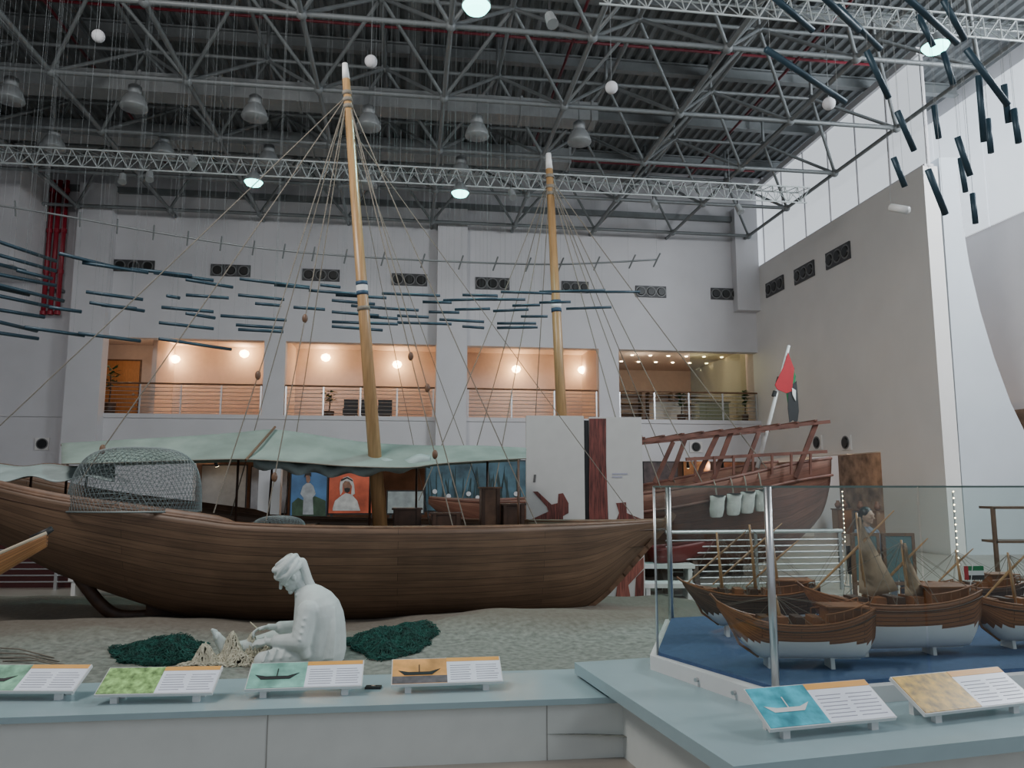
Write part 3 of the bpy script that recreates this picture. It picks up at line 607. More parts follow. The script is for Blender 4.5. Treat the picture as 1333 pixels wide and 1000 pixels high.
def model(px,py,yaw,L,mm,label,masts=((.45,.5),),sail=False,rise=.09,hgt=.085,dark=False,zf=.56,lift=.03,flag=False,yards=True,beam=.15,wlf=.5):
    o=G(px,py,zf); M=Matrix.Translation((o.x,o.y,zf+lift))@Matrix.Rotation(yaw,4,'Z')
    h=hgt; B_=L*beam
    xs=[-L/2+L*i/28 for i in range(29)]
    def sh(x): u=2*x/L; return h+rise*(abs(u)**2.4)*(1 if u<0 else .8)
    def ke(x):
        u=2*x/L
        if u<-.45: return (( -u-.45)/.55)**1.4*(h+rise*.8)
        if u>.85: return ((u-.85)/.15)**1.2*(h*.5)
        return 0
    def hb(x): 
        u=2*x/L; return B_*max(.02,(1-abs(u)**2.6 if u<0 else 1-.42*u**3))
    parts=[hull('hull',xs,sh,ke,hb,[mm,whitep],M,16,.34,thick=.006,a=.62,b=1.05)]
    for p in parts[0].data.polygons:
        if p.center.z<zf+lift+h*wlf: p.material_index=1
    dk=MB(); P=[[(x,-hb(x)*.95,sh(x)-.016),(x,hb(x)*.95,sh(x)-.016)] for x in xs[1:]]; dk.grid(P); parts.append(dk.obj('deck',modeltrim,M))
    k=MB(); k.box(-L*.24,L*.42,-.005,.005,-.012,.004); parts.append(k.obj('keel',whitep,M))
    k=MB(); k.tube([(-L*.24,0,-.004),(-L*.36,0,h*.35),(-L*.45,0,h+rise*.35),(-L*.5,0,h+rise),(-L*.545,0,h+rise*1.4)],.009); parts.append(k.obj('stem',modeltrim,M))
    for s_ in (-1,1): r=MB(); r.tube([(x,s_*hb(x),sh(x)+.003) for x in xs],.007,6); parts.append(r.obj('gunwale',modeltrim,M))
    for s_ in (-1,1): r=MB(); r.tube([(x,s_*(hb(x)+.002),sh(x)-.035) for x in xs[3:]],.005,6); parts.append(r.obj('wale',darkwood,M))
    cb=MB(); cb.box(L*.20,L*.42,-B_*.55,B_*.55,h-.03,h+.10); parts.append(cb.obj('deck_house',modeltrim,M)); cb=MB(); cb.box(L*.18,L*.46,-B_*.7,B_*.7,h+.10,h+.109); parts.append(cb.obj('deck_house_roof',modeltrim,M))
    for i in range(6):
        for s_ in (-1,1): cb=MB(); x=L*(.16+i*.06); cb.cyl((x,s_*hb(x)*.96,sh(x)),(x,s_*hb(x)*.96,sh(x)+.06),.0035,n=6); parts.append(cb.obj('rail_post',modeltrim,M))
    for s_ in (-1,1): cb=MB(); cb.tube([(L*(.16+i*.06),s_*hb(L*(.16+i*.06))*.96,sh(L*(.16+i*.06))+.06) for i in range(6)],.0045,6); parts.append(cb.obj('stern_rail',modeltrim,M))
    for u in (-.34,-.23,-.12,-.01,.10): cb=MB(); cb.box(L*u,L*(u+.06),-B_*.5,B_*.5,h-.02,h+.04); parts.append(cb.obj('hatch',darkwood if u in (-.23,-.01) else modeltrim,M))
    rg=MB()
    for mi_,(u,hh) in enumerate(masts):
        x=L*(u-.5); q=MB(); q.cyl((x,0,h-.03),(x-.03,0,h+hh),.014,.007,n=8); parts.append(q.obj('mast',mastw,M,True))
        for e in (-.46,-.2,-.05,.08,.2,.46): 
            for s_ in (-1,1): rg.cyl((x-.03,0,h+hh*.96),(L*e,s_*hb(L*e),sh(L*e)),.0015,n=4)
        if yards: yd=MB(); yd.tube([(x-hh*.62,.014,h+hh*.12),(x-.02,.014,h+hh*.62),(x+hh*.42,.014,h+hh*1.02)],[.006,.010,.004],6); parts.append(yd.obj('yard',mastw,M))
        if sail:
            sm=MB(); sc=mat('cream_sailcloth',(.36,.27,.18),.9,var=.3)
            sm.grid([[Vector((x-.02-t*hh*.05+.0,-.016,h+hh*(.95-t*.84))),Vector((x-.02+t*hh*.10,-.04*math.sin(t*6+1),h+hh*(.95-t*.88))),Vector((x-.02+t*hh*.2,.03*math.sin(t*7),h+hh*(.95-t*.88))),Vector((x-.02+t*hh*(.32 if mi_ else .44),.0,h+hh*(.95-t*.82)))] for t in [i/10 for i in range(11)]])
            so_=sm.obj('sail',sc,M,True); mod(so_,'SOLIDIFY',thickness=.004); parts.append(so_)
    if masts: parts.append(rg.obj('rigging',ropem,M)); parts[-1]['kind']='stuff'
    if flag:
        q=MB(); q.cyl((L*.48,0,h),(L*.52,0,h+.24),.003); parts.append(q.obj('flagpole',whitep,M))
        for c,(a,b) in zip((mat('flag_green',(0,.18,.06)),whitep,darkm),((.195,.225),(.165,.195),(.135,.165))):
            q=MB(); q.box(L*.49,L*.49+.11,-.001,.001,h+a,h+b); parts.append(q.obj('flag_stripe',c,M))
        q=MB(); q.box(L*.49-.03,L*.49,-.001,.001,h+.135,h+.225); parts.append(q.obj('flag_hoist',mat('flag_red',(.42,.01,.02)),M))
    for u in (-.18,.22):
        q=MB(); q.prism([(L*u-.012,-.06,-lift),(L*u-.012,.06,-lift),(L*u-.012,.05,h*.2),(L*u-.012,.02,-.008),(L*u-.012,-.02,-.008),(L*u-.012,-.05,h*.2)],(.024,0,0)); parts.append(q.obj('stand',whitep,M))
    thing('model_dhow',label,'model ship',parts,o,group='model dhows in glass case')
model(1036,868,-.05,.92,modelm,'small wooden dhow model with white lower hull',masts=((.42,.16),),hgt=.20,rise=.12,lift=.06,yards=False,wlf=.52)
model(1162,852,.10,1.16,modelm,'large wooden dhow model with furled cream sails',masts=((.36,.58),(.62,.40)),sail=True,hgt=.28,rise=.10,lift=.05,flag=True,wlf=.52)
model(978,828,-.1,.96,modeldark,'dark wooden dhow model with several masts',masts=((.3,.44),(.55,.5),(.72,.38)),hgt=.22,rise=.08,lift=.08,dark=True,wlf=.4)
model(1345,842,.1,1.0,modelm,'brown wooden dhow model with bare deck',masts=((.4,.34),),hgt=.24,rise=.08,lift=.05,wlf=.45)
model(1262,806,.0,.85,modeldark,'weathered dark dhow model at the case rear',masts=((.45,.3),),hgt=.18,rise=.05,lift=.08,dark=True,wlf=.35)
# ================================================================= MAIN BOAT
O1=G(190,803,.13); BF=Frame(Vector((O1.x,O1.y,0)),th); BM=BF.M
raw=[(-130,600,.35),(-60,618,.6),(0,635,.75),(80,652,.88),(180,666,1.0),(260,677,1.04),(320,684,1.06),(450,688,1.06),(560,688,1.0),(650,687,.82),(750,684,.46),(820,681,.18),(866,678,.03)]
sh_t=[];hb_t=[]
for px,py,h in raw:
    p=BF.ly(px,py,-h); sh_t.append((p.x,p.z)); hb_t.append((p.x,h))
ke_t=[]
for px,py in ((-150,615),(-60,668),(0,700),(60,730),(100,748),(187,778),(250,796),(320,803),(480,803),(690,798),(750,792),(785,770),(825,726),(866,680)):
    p=BF.ly(px,py,0); ke_t.append((p.x,p.z))
sh_t=soft(sh_t);hb_t=soft(hb_t);ke_t=soft(ke_t)
xs=[sh_t[0][0]+(sh_t[-1][0]-sh_t[0][0])*i/90 for i in range(91)]
SH=lambda x:lerp_tab(sh_t,x); KE=lambda x:lerp_tab(ke_t,x); HB=lambda x:lerp_tab(hb_t,x)
xe=xs[-1]
bp=[hull('hull',xs,SH,KE,HB,[hullm],BM,18,1.35,thick=.05,b=1.2,af=lambda x:.72+.7*max(0,1-(xe-x)/2.4)+.3*max(0,1-(x-xs[0])/2.))]
for s_ in (-1,1): r=MB(); r.tube([(x,s_*HB(x),SH(x)+.005) for x in xs],.026,8); bp.append(r.obj('gunwale',midwood,BM,True))
for s_ in (-1,1): r=MB(); r.tube([(x,s_*(HB(x)+.006),SH(x)-.10) for x in xs],.013,8); bp.append(r.obj('rub_rail',darkwood,BM,True))
r=MB(); r.grid([[(x,-HB(x)*.93,max(SH(x)-.3,KE(x)+.02)),(x,HB(x)*.93,max(SH(x)-.3,KE(x)+.02))] for x in xs[1:-2]]); bp.append(r.obj('deck',darkwood,BM))
xb_=BF.ly(318,686,-1.08).x; xl=[x for x in xs if x<=xb_]
for s_ in (-1,1):
    r=MB(); r.grid([[(x,s_*(HB(x)-.012+k*.024),SH(x)+z*min(1,(xb_-x)/.25)) for k,z in ((0,0),(0,.075),(1,.075),(1,0))] for x in xl]); bp.append(r.obj('bulwark_strake',midwood,BM,True))
q=MB(); pts=[BF.ly(px,py,0) for px,py in ((190,801),(480,802),(758,794))]
for a,b in zip(pts,pts[1:]): q.obox(a,b,.1,.09)
bp.append(q.obj('keel',darkwood,BM))
q=MB(); q.prism([BF.ly(px,py,-.04) for px,py in ((190,770),(190,803),(345,804),(345,790))],(0,.08,0)); bp.append(q.obj('deadwood',darkwood,BM))
q=MB(); pts=[Vector(p) for p in smooth_tab([BF.ly(px,py,0) for px,py in ((745,797),(764,788),(790,768),(829,724),(867,680),(875,668))],4)]
for a,b in zip(pts,pts[1:]): q.obox(a,b+(b-a)*.15,.08,.10)
bp.append(q.obj('stem_post',midwood,BM))
q=MB(); pts=[Vector(p) for p in smooth_tab([BF.ly(px,py,0) for px,py in ((92,735),(108,758),(132,788),(156,802),(195,802))],5)]
q.rings([(p,Vector((pts[min(i+1,len(pts)-1)]-pts[max(i-1,0)]).normalized().cross(Vector((0,1,0))))*.075,Vector((0,.045,0))) for i,p in enumerate(pts)],10)
bp.append(q.obj('stern_post',darkwood,BM,True))
for px in (300,380,560,650,740):
    x=BF.ly(px,690,-1).x; q=MB(); h=HB(x)*.93; q.box(x-.08,x+.08,-h,h,SH(x)-.09,SH(x)-.05); bp.append(q.obj('thwart',darkwood,BM))
mb0=BF.ly(497,712,0); mt=BF.ly(449,83,0); mw=mt.lerp(mb0,.035)
def mrad(u): return .092+(.05-.092)*u
q=MB(); q.cyl(mb0-(mt-mb0).normalized()*.15,mw,.092,.05,n=20); bp.append(q.obj('mast',mastw,BM,True))
q=MB(); q.cyl(mw,mt,.05,.036,n=16); bp.append(q.obj('white_cap',whitep,BM,True))
q=MB(); q.cyl(mb0.lerp(mt,.51),mb0.lerp(mt,.522),.075,n=20); bp.append(q.obj('white_band',whitep,BM))
for u,v in ((.502,.51),(.522,.53)): q=MB(); q.cyl(mb0.lerp(mt,u),mb0.lerp(mt,v),.075,n=20); bp.append(q.obj('blue_band',mat('band_blue',(.03,.07,.12)),BM,True))
for u in (.93,.915,.9,.47): 
    c=mb0.lerp(mt,u); q=MB(); q.cyl(c,c+(mt-mb0).normalized()*.05,mrad(u)+.009,n=16); bp.append(q.obj('rope_lashing',ropem,BM,True))
def ropes(Fr,top,ends,r=.0065,sag=.0,blocks={}):
    out=[]
    for i,(px,py,y) in enumerate(ends):
        e=Fr.ly(px,py,y); q=MB(); m=top.lerp(e,.5)-Vector((0,0,sag)); P=smooth_tab([top,m,e],8); q.tube(P,r,5); out.append(q.obj('rope',ropem,Fr.M))
        for u in blocks.get(i,()):
            c=P[int(u*(len(P)-1))]; q=MB(); q.sph(c,(.033,.028,.055),10,8); out.append(q.obj('pulley_block',midwood,Fr.M,True))
    return out
mtop=mb0.lerp(mt,.93)
bp+=ropes(BF,mtop,[(346,680,-.95),(278,668,-.95),(590,688,-.95),(606,684,-.9),(95,640,-.8),(-70,620,-.3),(368,682,.8),(300,672,.9),(700,686,-.5)],.0072,.02,{0:(.62,.9),1:(.72,),2:(.66,.86),3:(.72,),4:(.9,)})
bp+=ropes(BF,mb0.lerp(mt,.86),[(560,686,.5),(640,680,.5),(830,680,.1)],.0055,.02)
# awning
AY=-.42
nr=[(78,604),(140,603),(200,601),(260,599),(320,598),(400,603),(450,607),(530,609),(570,604),(630,600),(685,597)]
rd=[(78,577),(150,573),(240,568),(310,563),(352,559),(390,563),(440,571),(490,577),(560,580),(620,580),(685,583)]
nr=soft(nr,4); rd=soft(rd,4)
ridge_y=.35; P=[]
for i in range(61):
    px=80+(685-80)*i/60; n_=BF.ly(px,lerp_tab(nr,px),AY); m_=BF.ly(px,lerp_tab(rd,px),ridge_y)
    row=[]
    for j in range(9):
        t=j/8; p=n_.lerp(m_,t); p.z-=.025*math.sin(math.pi*t)+.005*math.sin(i*.7+j*.8)*math.sin(math.pi*t); row.append(p)
    f_=Vector((m_.x,1.15,n_.z+.02))
    for j in range(1,9):
        t=j/8; p=m_.lerp(f_,t); p.z-=.04*math.sin(math.pi*t); row.append(p)
    P.append(row)
q=MB(); q.grid(P); aw=q.obj('cloth',canvas,BM,True); mod(aw,'SOLIDIFY',thickness=.008)
ap=[aw]
q=MB(); ra_=[(p[8].x,p[8].y,p[8].z-.025) for p in P]; q.tube(ra_,.016,8); ap.append(q.obj('ridge_pole',midwood,BM))
q=MB(); a=BF.ly(320,599,AY-.02); b=BF.ly(358,559,ridge_y-.02); q.tube([a+Vector((0,0,.0)),b+Vector((0,0,.03))],.015,8); ap.append(q.obj('cross_pole',midwood,BM))
q=MB(); q.tube([P[i][0]+Vector((0,0,.0)) for i in range(61)],.006,6); ap.append(q.obj('edge_rope',ropem,BM))
for i,j in ((1,8),(23,8),(40,8),(55,8),(59,0),(26,16),(46,16)):
    p=P[i][j]; q=MB(); q.cyl((p.x,max(min(p.y,HB(p.x)*.9),-HB(p.x)*.9),SH(p.x)-.3),(p.x,p.y,p.z-.01),.015,n=8); ap.append(q.obj('support_pole',darkwood,BM,True))
thing('boat_awning','pale grey green canvas awning stretched over boat','awning',ap,BM@BF.ly(340,600,0))
Pp=[]
for i in range(41):
    px=330+(560-330)*i/40; z=BF.ly(px,605+11*math.sin(math.pi*i/40)+3*math.sin(i*.8),-.2)
    Pp.append([Vector((z.x,-.1,z.z+.13)),Vector((z.x,-.22,z.z+.06)),Vector((z.x,-.2+.05*math.sin(i),z.z-.03))])
q=MB(); q.grid(Pp); o=q.obj('hanging_cloth',canvas_w,BM,True); mod(o,'SOLIDIFY',thickness=.01); solo(o,'white cloth drooping beneath the awning','cloth')
thing('wooden_dhow','long brown planked wooden sailing boat on sand','boat',bp,BM@Vector((3,0,.13)))
Pc=[]
for i in range(41):
    px=-90+(150+90)*i/40; top=BF.ly(px,605,.3); bot=BF.ly(px,623+2*math.sin(i*.5),-.45); row=[]
    for j in range(9):
        t=j/8; p=top.lerp(bot,t); p.z+=.018*math.sin(i*.55+j*1.1)-.03*math.sin(math.pi*t); row.append(p)
    Pc.append(row)
q=MB(); q.grid(Pc); a=q.obj('cloth_sheet',canvas_w,BM,True); mod(a,'SOLIDIFY',thickness=.01)
yd=MB(); yd.tube([r[0]+Vector((0,0,-.015)) for r in Pc],.018,8); pr2=[a,yd.obj('spar',midwood,BM)]
for i in (10,22,34): p=Pc[i][0]; sup=MB(); sup.cyl(p,(p.x,p.y,SH(p.x)-.3),.015); pr2.append(sup.obj('crutch',midwood,BM))
thing('loose_sailcloth','pale crumpled sailcloth draped over a spar','sail',pr2,BM@Pc[20][0])
def trap(c,rx,ry,rz,sub,label,n=4.,th_=.006):
    bm=bmesh.new(); bmesh.ops.create_icosphere(bm,subdivisions=sub,radius=1)
    bmesh.ops.delete(bm,geom=[v for v in bm.verts if v.co.z<-.02],context='VERTS')
    for v in bm.verts:
        x,y,z=v.co; z=max(z,0); h=math.sqrt(x*x+y*y); k=(h**n+z**n)**(1/n) if h+z>0 else 1
        k=max(k,.01); sc=1/k; v.co=(x*sc*rx*(1+.05*math.sin(3*x+z)),y*sc*ry,z*sc*rz)
    me=bpy.data.meshes.new('wire_mesh'); bm.to_mesh(me); bm.free(); me.materials.append(wirem); me.transform(Matrix.Translation(c)); me.transform(BM)
    o=bpy.data.objects.new('wire_mesh',me); COL.objects.link(o); mod(o,'WIREFRAME',thickness=th_,use_replace=True)
    q=MB(); n_=40; ring=[(c[0]+rx*math.cos(i*2*math.pi/n_),c[1]+ry*math.sin(i*2*math.pi/n_),c[2]+.01) for i in range(n_+1)]; q.tube(ring,.010,6)
    q2=MB(); q2.cyl((c[0]-rx*.2,c[1]-ry*.9,c[2]+rz*.35),(c[0]-rx*.05,c[1]-ry*.4,c[2]+rz*.35),.14*rz/.6,.07*rz/.6,n=14,cap=False)
    o2=q2.obj('entry_funnel',wirem,BM); mod(o2,'WIREFRAME',thickness=th_,use_replace=True)
    thing('fish_trap',label,'fish trap',[o,q.obj('base_ring',wirem,BM),o2],BM@Vector(c))
a=BF.ly(84,650,-.8); b=BF.ly(260,666,-.8); t_=BF.ly(170,582,-.75); zt_=SH((a.x+b.x)/2)-.03
trap(Vector(((a.x+b.x)/2,-.76,zt_)),(b.x-a.x)/2,.33,t_.z-zt_,5,'large domed galvanised wire fish trap on deck',3.2,.0045)
a=BF.ly(326,686,-.8); b=BF.ly(398,686,-.8); trap(Vector(((a.x+b.x)/2,-.8,SH(a.x)-.05)),(b.x-a.x)/2,.22,.14,4,'small wire fish trap inside the boat',2.5,.0045)
def crate(px0,py0,px1,py1,y,label,m=midwood,nm='wooden_crate'):
    a=BF.ly(px0,py0,y);b=BF.ly(px1,py1,y); zb_=SH(a.x)-.3; q=MB(); q.box(a.x,b.x,y,y+.3,zb_,a.z-.02); l=MB(); l.box(a.x-.02,b.x+.02,y-.02,y+.32,a.z-.02,a.z); pr_=[]
    for u in (.1,.9): s=MB(); x=a.x+(b.x-a.x)*u; s.box(x-.02,x+.02,y-.02,y,zb_,a.z-.02); pr_.append(s.obj('batten',darkwood,BM))
    thing(nm,label,'crate',[q.obj('body',m,BM),l.obj('lid',m,BM)]+pr_,BM@Vector((a.x,y,zb_)))
crate(627,634,651,682,.2,'tall brown wooden bitt box on deck')
crate(655,656,683,682,.1,'low dark wooden crate beside the bitt',darkwood)
crate(512,662,548,680,.3,'low wooden chest on the boat deck',darkwood)
crate(562,668,600,682,.0,'flat wooden chest near the mast',darkwood)
# ================================================================= RIGHT DHOW (second)
O2=D(735,690,14.2); B2=Frame(Vector((O2.x,O2.y,0)),th); M2=B2.M
raw2=[(560,650,.1),(620,655,.8),(700,655,1.3),(800,648,1.5),(880,638,1.5),(960,622,1.4),(1030,606,1.2),(1082,598,1.0)]
s2=[];h2=[]
for px,py,h in raw2: p=B2.ly(px,py,-h); s2.append((p.x,p.z)); h2.append((p.x,h))
k2=[]
for px,py in ((560,655),(640,725),(690,735),(960,732),(1010,716),(1050,680),(1090,632)): p=B2.ly(px,py,0); k2.append((p.x,max(p.z,.1)))
s2=soft(s2);h2=soft(h2);k2=soft(k2)
xs2=[s2[0][0]+(s2[-1][0]-s2[0][0])*i/60 for i in range(61)]
S2=lambda x:lerp_tab(s2,x);K2=lambda x:lerp_tab(k2,x);H2=lambda x:lerp_tab(h2,x)
dp=[hull('hull',xs2,S2,K2,H2,[hull2m],M2,12,1.6,thick=.06)]
for s_ in (-1,1):
    r=MB(); r.tube([(x,s_*H2(x),S2(x)+.02) for x in xs2],.032,8); dp.append(r.obj('gunwale',redwood,M2,True)); r=MB(); r.tube([(x,s_*(H2(x)+.02),S2(x)-.28) for x in xs2],.025,8); dp.append(r.obj('rub_rail',redwood,M2,True))
r=MB(); r.grid([[(x,-H2(x)*.9,S2(x)-.35),(x,H2(x)*.9,S2(x)-.35)] for x in xs2]); dp.append(r.obj('deck',darkwood,M2))
q=MB(); q.box(B2.ly(690,735,0).x,B2.ly(965,735,0).x,-.08,.08,0,.2); dp.append(q.obj('keel',darkwood,M2))
m0=B2.ly(738,680,0); m1_=B2.ly(714,200,0); mw=m1_.lerp(m0,.045)
q=MB(); q.cyl(m0-(m1_-m0).normalized()*.6,mw,.115,.068,n=20); dp.append(q.obj('mast',mastw,M2,True))
q=MB(); q.cyl(mw,m1_,.07,.05,n=16); dp.append(q.obj('white_cap',whitep,M2,True))
q=MB(); q.cyl(m0.lerp(m1_,.565),m0.lerp(m1_,.578),.098,n=20); dp.append(q.obj('white_band',whitep,M2,True))
for u,v in ((.555,.565),(.578,.587)): q=MB(); q.cyl(m0.lerp(m1_,u),m0.lerp(m1_,v),.098,n=20); dp.append(q.obj('blue_band',mat('band_blue',(.05,.12,.2)),M2,True))
for u in (.93,.9,.88): c=m0.lerp(m1_,u); q=MB(); q.cyl(c,c+Vector((0,0,.06)),.085,n=14); dp.append(q.obj('rope_lashing',ropem,M2))
dp+=ropes(B2,m0.lerp(m1_,.93),[(545,652,.0),(640,655,-.9),(600,655,.6),(690,655,1.2),(862,640,-1.5),(915,630,-1.45),(880,632,1.4),(830,645,-1.5),(1000,612,-1.3)],.0095,.05)
def seg(px0,py0,px1,py1,y0,y1,w_,h_,nm,m=redwood):
    q=MB(); q.obox(B2.ly(px0,py0,y0),B2.ly(px1,py1,y1),w_,h_); o=q.obj(nm,m,M2); dp.append(o)
seg(832,574,1080,549,-1.3,-1.3,.05,.06,'canopy_beam'); 
a=B2.ly(832,574,-1.3); b=B2.ly(1080,549,-1.3)
for yv in (1.0,-.2): q=MB(); q.obox(Vector((a.x,yv,a.z)),Vector((b.x,yv,b.z)),.045,.05); dp.append(q.obj('canopy_beam',redwood,M2))
for i in range(10):
    p=a.lerp(b,.02+i*.1); q=MB(); q.obox(Vector((p.x,-1.35,p.z+.045)),Vector((p.x,1.05,p.z+.045)),.05,.025); dp.append(q.obj('canopy_slat',redwood,M2))
for (x0,y0,x1,y1) in ((952,562,928,625),(934,566,905,628),(1062,552,1035,622)):
    seg(x0,y0,x1,y1,-1.25,-1.2,.05,.08,'canopy_post')
    p0=B2.ly(x0,y0,-1.25);p1=B2.ly(x1,y1,-1.2); q=MB(); q.obox(Vector((p0.x,1.0,p0.z)),Vector((p1.x,1.0,p1.z)),.05,.08); dp.append(q.obj('canopy_post',redwood,M2))
seg(893,598,1076,588,-1.35,-1.2,.05,.055,'rail_beam')
for px in (905,930,955,980,1005,1030,1055): seg(px,592+ (1005-px)*.03,px,618,-1.35,-1.35,.035,.035,'baluster')
thing('wooden_dhow','reddish timber dhow with raised slatted stern deck','boat',dp,M2@Vector((0,0,.1)))
for i,px in enumerate((935,958,977,998)):
    c=B2.ly(px,659-i*2.5,-1.62); c.y=-H2(c.x)-.12; q=MB(); yy=.07
    q.rings([((c.x+z*.12,c.y,c.z+z),(r_,0,0),(0,yy,0)) for (r_,z) in ((.07,-.19),(.11,-.17),(.13,-.05),(.125,.08),(.14,.17))],12)
    q2=MB(); q2.cyl((c.x+.02,c.y,c.z+.165),(c.x+.02,c.y,c.z+.18),.11,n=12); 
    q3=MB(); q3.tube([(c.x,c.y,c.z+.15),(c.x,c.y+.05,c.z+.35),(c.x,c.y+.12,S2(c.x)+.05)],.012)
    thing('hanging_sack','white cloth sack hanging on the dhow side','sack',[q.obj('bag',mat('sack_cloth',(.5,.5,.47),.85,var=.15,scale=9,bump=.3),M2,True),q2.obj('dark_mouth',darkm,M2),q3.obj('cord',ropem,M2)],M2@c,group='sacks on the dhow side')
fb=B2.ly(985,590,1.0); ft=B2.ly(1027,450,1.0)
q=MB(); q.cyl(fb-Vector((0,0,.3)),ft,.045,.03,n=12); fpl=[q.obj('pole',whitep,M2,True)]
for u in (.55,.68): q=MB(); q.cyl(fb.lerp(ft,u-.03),fb.lerp(ft,u+.02),.046,n=12); fpl.append(q.obj('black_band',darkm,M2))
def flagpoly(pts,m,nm,y=1.0):
    q=MB(); P=[B2.ly(px,py,y) for px,py in pts]; q.prism(P,(0,.02,0)); return q.obj(nm,m,M2)
fr=mat('flag_red',(.42,.01,.02)); fk=darkm; fg=mat('flag_green',(0,.18,.06))
pts=[(1026,459),(1020,478),(1009,501),(1012,507),(1024,512),(1031,509),(1034,480)]
thing('national_flag','drooping red green white black flag on pole','flag',fpl+[flagpoly(pts,fr,'red_hoist',.93),flagpoly([(1030,470),(1028,500),(1024,512),(1027,532),(1033,522),(1036,490)],fg,'green_fold',.95),flagpoly([(1026,510),(1026,532),(1028,550),(1033,547),(1038,553),(1040,535),(1037,496),(1032,500)],fk,'black_fold',.94),flagpoly([(1031,505),(1032,514),(1036,522),(1036,508)],whitep,'white_fold',.92)],M2@fb)
RBo=D(850,715,12.3); RB=Frame(Vector((RBo.x,RBo.y,0)),th)
xsr=[1.0*i/16 for i in range(17)]
o=hull('hull',xsr,lambda x:.68+.12*x,lambda x:.40+.28*x**2,lambda x:.26*(1-x**2)+.01,[mat('red_hull_paint',(.16,.015,.015),.5)],RB.M,8,1)
tr_=[]
for x,zz in ((.1,.41),(.6,.5)): q=MB(); q.prism([(x,-.25,0),(x,-.15,0),(x,-.05,zz-.05),(x,.05,zz-.05),(x,.15,0),(x,.25,0),(x,.1,zz),(x,-.1,zz)],(.08,0,0)); tr_.append(q.obj('trestle',darkwood,RB.M))
thing('small_boat','small red painted boat bow resting on trestles','boat',[o]+tr_,RB.M@Vector((0,0,0)))
# ================================================================= LARGE PHOTO BOARDS
ST=Frame(Vector((D(685,785,11.3).x,D(685,785,11.3).y,0)),th*.6)
bw=mat('board_print_white',(.50,.50,.485),.5,var=.03)
def board(px0,pt,px1,label,extra):
    a=ST.ly(px0,pt,0); b=ST.ly(px1,pt,0); q=MB(); q.box(a.x,b.x,0,.08,0,a.z); ft=MB(); ft.box(a.x+.05,b.x-.05,-.2,.3,0,.04)
    thing('exhibit_board',label,'sign',[q.obj('panel',bw,ST.M),ft.obj('foot',steel,ST.M)]+extra,ST.M@Vector((a.x,0,0)),group='tall exhibit boards')
def sp_(pts,m,nm):
    q=MB(); P=[ST.ly(x,y,-.006) for x,y in pts]; q.prism(P,(0,.005,0)); return q.obj(nm,m,ST.M)
pr=mat('print_dark_redwood',(.13,.035,.028),.5,var=.7,scale=9,stretch=(6,6,.5))
pr2_=mat('print_red_highlight',(.26,.085,.065),.5,var=.5,scale=9,stretch=(6,6,.5))
board(685,541,760,'tall pale exhibit board with printed timber picture',[sp_([(694,640),(700,640),(718,657),(726,655),(727,643),(733,642),(740,655),(740,668),(733,672),(733,680),(690,681),(692,676),(714,666),(712,660)],pr,'printed_timber'),sp_([(695,618),(698,618),(697,628),(694,628)],mat('print_ink',(.1,.1,.1)),'printed_mark')])
board(767,543,835,'tall exhibit board with dark red timber picture',[sp_([(767,545),(789,545),(789,600),(792,680),(796,720),(767,720)],pr,'printed_timber'),sp_([(798,688),(806,668),(802,655),(815,654),(816,668),(836,676),(836,690)],pr,'printed_anchor'),sp_([(800,785),(805,755),(838,725),(838,740),(818,762),(822,785)],pr2_,'printed_timber'),sp_([(826,785),(828,752),(838,742),(838,785)],pr,'printed_timber'),sp_([(797,616),(817,616),(817,618),(797,618)],greypr,'printed_line'),sp_([(797,620),(810,620),(810,622),(797,622)],greypr,'printed_line')])
q=MB(); a=ST.ly(760,543,.04); b=ST.ly(767,543,.04); q.box(a.x,b.x,.03,.06,0,a.z-.05); solo(q.obj('board_gap_strip',darkm,ST.M),'dark strip put in for the dark gap between boards','post')  # black strip added to draw the dark of the gap, not a real post
# ================================================================= BACKGROUND EXHIBITS
def fpoly(pts,y,m,nm,t=.02): 
    q=MB(); q.prism([F.ly(px,py,y) for px,py in pts],(0,t,0)); return q.obj(nm,m,FM)
def standboard(x0,y0,x1,y1,y,m,label,extra=(),nm='wall_picture',fm=darkm):
    a=F.ly(x0,y0,y);b=F.ly(x1,y1,y); q=MB(); q.box(a.x,b.x,y,y+.06,b.z,a.z); fr_=MB(); fr_.box(a.x-.04,b.x+.04,y+.03,y+.1,max(b.z-.05,0),a.z+.04); lg=[]
    for x in (a.x+.1,b.x-.1): l=MB(); l.box(x-.04,x+.04,y+.03,y+.1,0,b.z); lg.append(l.obj('leg',darkm,FM))
    thing(nm,label,'picture',[q.obj('print',m,FM),fr_.obj('frame',fm,FM)]+lg+list(extra),FM@Vector((a.x,y,0)))
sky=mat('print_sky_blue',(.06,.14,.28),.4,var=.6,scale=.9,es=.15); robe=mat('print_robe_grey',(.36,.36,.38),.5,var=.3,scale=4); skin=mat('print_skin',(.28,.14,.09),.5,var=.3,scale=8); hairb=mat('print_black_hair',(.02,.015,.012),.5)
grn=mat('print_shore_green',(.04,.07,.04),.6,var=.5,scale=3)
standboard(380,612,424,672,-1.,sky,'tall blue photo print of man in white robe',[fpoly([(380,655),(388,648),(396,652),(410,646),(424,652),(424,672),(380,672)],-1.02,grn,'printed_shore'),fpoly([(391,643),(394,633),(399,629),(404,629),(408,633),(411,643),(407,648),(408,670),(394,670),(395,648)],-1.04,robe,'printed_robe'),fpoly([(398,619),(400,617),(403,618),(404,625),(402,629),(399,628)],-1.05,skin,'printed_face'),fpoly([(396,622),(397,616),(401,614),(405,616),(405,621),(403,619),(399,619)],-1.06,hairb,'printed_hair')])
scr=mat('screen_orange_red',(.30,.06,.03),.3,var=.8,scale=1.4,es=.4)
